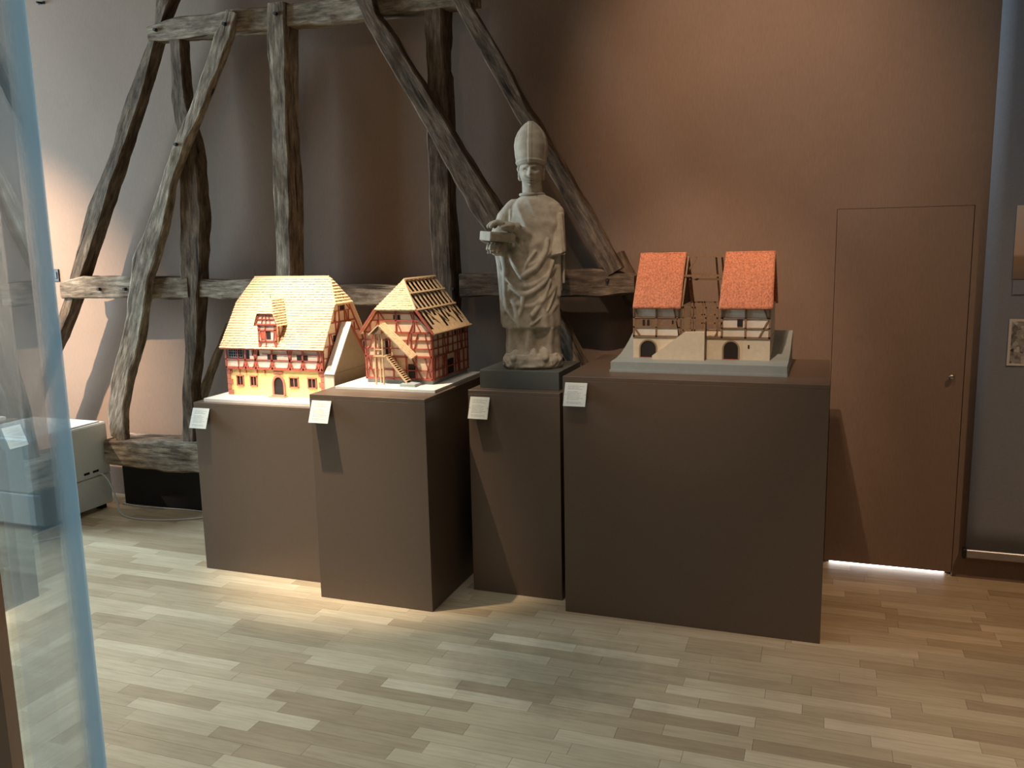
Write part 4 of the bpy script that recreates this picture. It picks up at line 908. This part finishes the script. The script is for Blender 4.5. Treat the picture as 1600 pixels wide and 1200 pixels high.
S.grid(rows)
S.tube([(.018, 0, .86, .062), (.014, -.004, .90, .052), (.012, -.004, .95, .050), (.010, -.002, .985, .050)], 24)        # neck
# carved drapery folds laid over the robe
def on_robe(x, z):
    xa, xb, b = st_at(z); u_ = max(-.97, min(.97, (x-(xa+xb)/2)/((xb-xa)/2))); return -b*(1-abs(u_)**(2/.86))**.43
def fold(pts, r0, r1):
    q = []
    for i, (cx_, cy_) in enumerate(pts):
        x = ((730+cx_/2.79)-828)/305; z = (578-(170+cy_/2.79))/305/.965; q.append((x, z))
    dense = []
    for i in range(len(q)-1):
        for k in range(4): t = k/4; dense.append((lerp(q[i][0], q[i+1][0], t), lerp(q[i][1], q[i+1][1], t)))
    dense.append(q[-1]); m_ = len(dense)-1
    sm_ = [dense[0]]+[((dense[i-1][0]+dense[i][0]*2+dense[i+1][0])/4, (dense[i-1][1]+dense[i][1]*2+dense[i+1][1])/4) for i in range(1, m_)]+[dense[-1]]
    S.tube([(x, on_robe(x, z)-.002, z, lerp(r0, r1, i/m_)) for i, (x, z) in enumerate(sm_)], 12)
for pts, r0, r1 in (([(352, 590), (345, 640), (305, 705), (242, 742)], .011, .017), ([(372, 680), (345, 760), (300, 800), (248, 822), (190, 780)], .010, .016),
                    ([(188, 640), (208, 690), (240, 742)], .017, .014), ([(168, 650), (172, 760), (165, 830), (160, 900)], .016, .012),
                    ([(190, 790), (165, 860), (190, 900), (216, 938)], .015, .013), ([(248, 822), (240, 870), (218, 938)], .013, .010),
                    ([(360, 760), (330, 850), (285, 905)], .009, .013), ([(380, 800), (350, 890), (280, 948)], .007, .007),
                    ([(300, 640), (262, 690), (240, 742)], .008, .012), ([(165, 480), (196, 450), (192, 520)], .007, .007),
                    ([(240, 560), (250, 610), (262, 640)], .012, .008)): fold(pts, r0, r1)
# statue's right arm and sleeve (left in view)
S.tube([(-.075, .0, .835, .050), (-.115, -.01, .78, .056), (-.142, -.035, .70, .056), (-.150, -.075, .645, .050), (-.160, -.125, .628, .040), (-.166, -.150, .632, .030)], 20)
S.tube([(-.142, -.05, .63, .044), (-.138, -.04, .55, .036), (-.138, -.03, .42, .028), (-.140, -.02, .30, .022), (-.142, -.02, .235, .018)], 14)
S.tube([(-.125, -.085, .63, .030), (-.118, -.10, .52, .020), (-.122, -.105, .40, .016), (-.115, -.10, .31, .014)], 12)
# other sleeve, ending in an open edge (right in view)
rows = []
for i in range(25):
    t = i/24; z = lerp(.80, .592, t); hx, hy, cx_, cy_ = lerp(.036, .040, t), lerp(.050, .062, t), lerp(.134, .139, t), lerp(-.02, -.045, t)
    rows.append([(cx_+hx*abs(cos(2*pi*k/40))**.6*(1 if cos(2*pi*k/40) > 0 else -1)+.003*sin(9*2*pi*k/40+z*20), cy_+hy*abs(sin(2*pi*k/40))**.6*(1 if sin(2*pi*k/40) > 0 else -1), z+.012*cos(2*pi*k/40)*t) for k in range(40)])
S.grid(rows)
S.ball((.130, -.012, .80), Vector((.044, .055, .050)))
S.tube([(.135, -.055, .60, .022), (.140, -.045, .50, .016), (.142, -.035, .38, .012)], 10)
# forearm reaching over the book
S.tube([(.0, -.095, .69, .032), (-.035, -.13, .708, .029), (-.065, -.165, .73, .026)], 16)
body = stone('robed_body', S.v, S.f, vox=.0042)
for nm, x, z0, z1 in (('maniple_strip', .150, .40, .60), ('maniple_strip', .166, .44, .62)):
    me = bevel_box(x-.006, x+.006, -.03, .02, z0, z1, .003); link(nm, me, 'stone', stt)
me = bevel_box(.125, .178, -.085, -.03, .588, .598, .004); link('sleeve_edge', me, 'stone', stt)
# rocky base with shoes
S = Soup(); rows = []
for i in range(15):
    z = .0+.078*i/14; row_ = []
    for k in range(96):
        t = 2*pi*k/96; e = .6; ct, sn = cos(t), sin(t)
        x = .002+.152*abs(ct)**e*(1 if ct > 0 else -1); y = -.005+.142*abs(sn)**e*(1 if sn > 0 else -1)
        q = 1-.10*ss(.5, 1, i/14)-(.05 if i < 2 else 0)
        d = 1+.10*noise.noise(Vector((ct*3, sn*3, z*26)))+.05*noise.noise(Vector((ct*9, sn*9, z*60)))
        row_.append((x*q*d, y*q*d, z+.010*noise.noise(Vector((x*30, y*30, 2)))*(i/14)))
    rows.append(row_)
S.grid(rows)
S.tube([(-.075, -.06, .085, .026), (-.082, -.11, .066, .024), (-.085, -.135, .058, .017)], 14); S.tube([(.06, -.06, .095, .030), (.07, -.11, .070, .027), (.075, -.142, .058, .018)], 14)
for q in range(5):
    t = -pi*(q+.35+.3*(q%2))/5; S.tube([(.13*cos(t)*.6, .125*sin(t)*.6, .10, .015), (.13*cos(t), .125*sin(t), .07, .02), (.145*cos(t+.12), .14*sin(t+.12), .045, .012)], 10)
stone('carved_base', S.v, S.f, vox=.0045)
# head with face
S = Soup(); rows = []
HX, HYc, HZc = .010, -.012, 1.018
NN, MM = 120, 110
for i in range(1, MM):
    ph = pi*i/MM; zz = -cos(ph); row_ = []
    for k in range(NN):
        t = 2*pi*k/NN; sx = sin(ph)*cos(t); sy = sin(ph)*sin(t)
        wdt = .061*(1-.10*ss(.0, -1, zz)); x = sx*wdt; z = zz*.088; y = sy*.066
        if sy < 0:
            g = lambda x0, z0, sx_, sz_: math.exp(-((x-x0)/sx_)**2-((z-z0)/sz_)**2)
            d = 0
            nz = ss(.016, -.022, z)*ss(-.034, -.022, z)
            d += math.exp(-(x/(.006+.007*nz))**2)*(.010+.024*nz)*ss(.024, .012, z)*ss(-.036, -.026, z)      # nose
            d += .007*g(-.021, .021, .016, .006)+.007*g(.021, .021, .016, .006)                           # brows
            d -= .017*g(-.022, .006, .013, .009)+.017*g(.022, .006, .013, .009)                           # sockets
            d += .011*g(-.022, .004, .008, .0045)+.011*g(.022, .004, .008, .0045)                         # eyes
            d += .006*g(-.030, -.018, .014, .014)+.006*g(.030, -.018, .014, .014)                         # cheeks
            d += .006*g(0, -.0445, .014, .0035)+.006*g(0, -.0535, .012, .004)-.007*g(0, -.049, .017, .0022) # lips
            d += .014*g(0, -.073, .018, .010)                                                           # chin
            d -= .004*g(0, -.061, .016, .004)
            y -= d*ss(0, .5, -sy)
        row_.append((HX+x, HYc+y, HZc+z))
    rows.append(row_)
S.grid(rows)
head = stone('head', S.v, S.f)
for s in (-1, 1):
    S = Soup()
    for q in range(4): S.ball((HX+s*(.058+.003*sin(q*2)), HYc+.002+q*.006, HZc+.035-q*.022), Vector((.013, .018, .016)))
    S.ball((HX+s*.060, HYc+.004, HZc-.012), Vector((.009, .014, .022)))
    stone('hair_and_ear', S.v, S.f, head, vox=.003)
# mitre
S = Soup(); rows = []
MI = [(1.046, .062, .070), (1.060, .071, .076), (1.10, .077, .076), (1.15, .081, .070), (1.185, .075, .060), (1.215, .062, .048), (1.24, .044, .035), (1.26, .024, .020), (1.270, .006, .006)]
for i in range(61):
    z = lerp(1.046, 1.27, i/60); ax = interp([(q[0], q[1]) for q in MI], z); by = interp([(q[0], q[2]) for q in MI], z); row_ = []
    for k in range(120):
        t = 2*pi*k/120; x = ax*cos(t); y = by*sin(t)
        d = 0
        if sin(t) < 0: d += .004*(1-ss(.008, .011, abs(x)))                       # centre band
        d += .0035*(1-ss(1.066, 1.070, z))+.004*ss(.86, .93, abs(cos(t)))          # rim and edge band
        arch = .022*(1-(cos(t))**2) if sin(t) < 0 else 0
        row_.append((HX+x+cos(t)*d, HYc+.006+y+sin(t)*d, z+(arch*.6*(1-ss(1.046, 1.12, z)))))
    rows.append(row_)
S.grid(rows); stone('mitre', S.v, S.f)
S = Soup()
rows = [[(.012+r_*1.05*cos(2*pi*k/48), -.004+r_*sin(2*pi*k/48), z) for k in range(48)] for z, r_ in ((.895, .062), (.903, .064), (.908, .060), (.909, .05))]
S.grid(rows); stone('collar', S.v, S.f)
# book held out, with a hand on top and one below
bk = link('book', bevel_box(-.070, .070, -.052, .052, -.023, .023, .003), 'stone', stt); bk.location = (-.150, -.178, .688); bk.rotation_euler = (radians(4), radians(4), radians(38))
pg = link('pages', bevel_box(-.066, .072, -.054, .046, -.017, .017, .002), 'stone', bk)
S = Soup()
hc = Vector((-.098, -.178, .738))
S.ball(hc, Vector((.040, .040, .024)))
S.tube([(-.055, -.160, .732, .026), (-.09, -.176, .730, .025)], 14)
for q, (dx, dy, ln) in enumerate(((-.02, -.036, .054), (-.026, -.012, .064), (-.026, .012, .060), (-.02, .034, .048))):
    b0 = hc+Vector((dx, dy*1.2, .010)); S.tube([(b0.x, b0.y, b0.z+.004, .0135), (b0.x-ln*.45, b0.y-.004, b0.z+.012, .0130), (b0.x-ln*.8, b0.y-.006, b0.z+.004, .0125), (b0.x-ln, b0.y-.007, b0.z-.008, .0120)], 12)
S.tube([(hc.x+.012, hc.y-.028, hc.z, .011), (hc.x-.008, hc.y-.048, hc.z-.002, .010), (hc.x-.024, hc.y-.054, hc.z-.006, .009)], 12)
stone('hand', S.v, S.f, vox=.0028)
S = Soup()
hc = Vector((-.165, -.165, .652)); S.ball(hc, Vector((.030, .036, .018)))
for q, (dx, dy) in enumerate(((-.022, -.028), (-.006, -.036), (.010, -.036), (.025, -.028))):
    ln = (.050, .058, .055, .046)[q]; b0 = hc+Vector((dx, dy*.7, -.002))
    S.tube([(b0.x, b0.y, b0.z, .010), (b0.x-.004, b0.y-ln*.5, b0.z-.008, .0095), (b0.x-.006, b0.y-ln*.75, b0.z-.026, .009), (b0.x-.004, b0.y-ln*.6, b0.z-.040, .008)], 12)
S.tube([(hc.x-.022, hc.y+.01, hc.z+.004, .011), (hc.x-.045, hc.y-.008, hc.z+.014, .010), (hc.x-.058, hc.y-.022, hc.z+.022, .0085)], 12)
stone('hand', S.v, S.f, vox=.0028)

# ------------------------------------------------------------------ glass showcase close to the camera on the left
gn, ge = Vector((-.706, -.708, 0)), Vector((-.708, .706, 0))
def G(t, d, z): return gn*(.017+d)+ge*t+Vector((0, 0, z))
a = Asm('glass_showcase', G(.26, .2, 0), 'tall glass showcase at the left edge reflecting the pedestal and floor', 'display case')
def slab(name, t0, t1, d0, d1, z0, z1, mat, parent=None):
    vs = [G(t0, d0, z0), G(t1, d0, z0), G(t1, d1, z0), G(t0, d1, z0), G(t0, d0, z1), G(t1, d0, z1), G(t1, d1, z1), G(t0, d1, z1)]
    o = a.mesh(name, vs, BOXF, mat, parent)
    bm = bmesh.new(); bm.from_mesh(o.data); bmesh.ops.recalc_face_normals(bm, faces=bm.faces); bm.to_mesh(o.data); bm.free(); return o
gp = slab('glass_pane', .138, .400, 0, .008, .62, 2.30, 'glass')
slab('light_streak_film', .150, .3985, -.0006, -.0003, .63, 2.29, 'streak_film', gp)  # added film carrying the painted blue streak of light
slab('glass_pane', .392, .400, .0092, .50, .62, 2.30, 'thin_glass')
slab('cabinet_base', .09, .42, -.0005, .52, 0, .62, 'frame_wood'); slab('cabinet_top', .09, .42, -.0005, .52, 2.30, 2.36, 'frame_wood')
po = slab('corner_post', .085, .1255, -.0005, .04, .62, 2.30, 'frame_wood'); slab('post_edge', .1257, .1375, -.0005, .03, .62, 2.30, 'frame_light', po)
slab('corner_post', .085, .12, .47, .50, .62, 2.30, 'frame_wood')
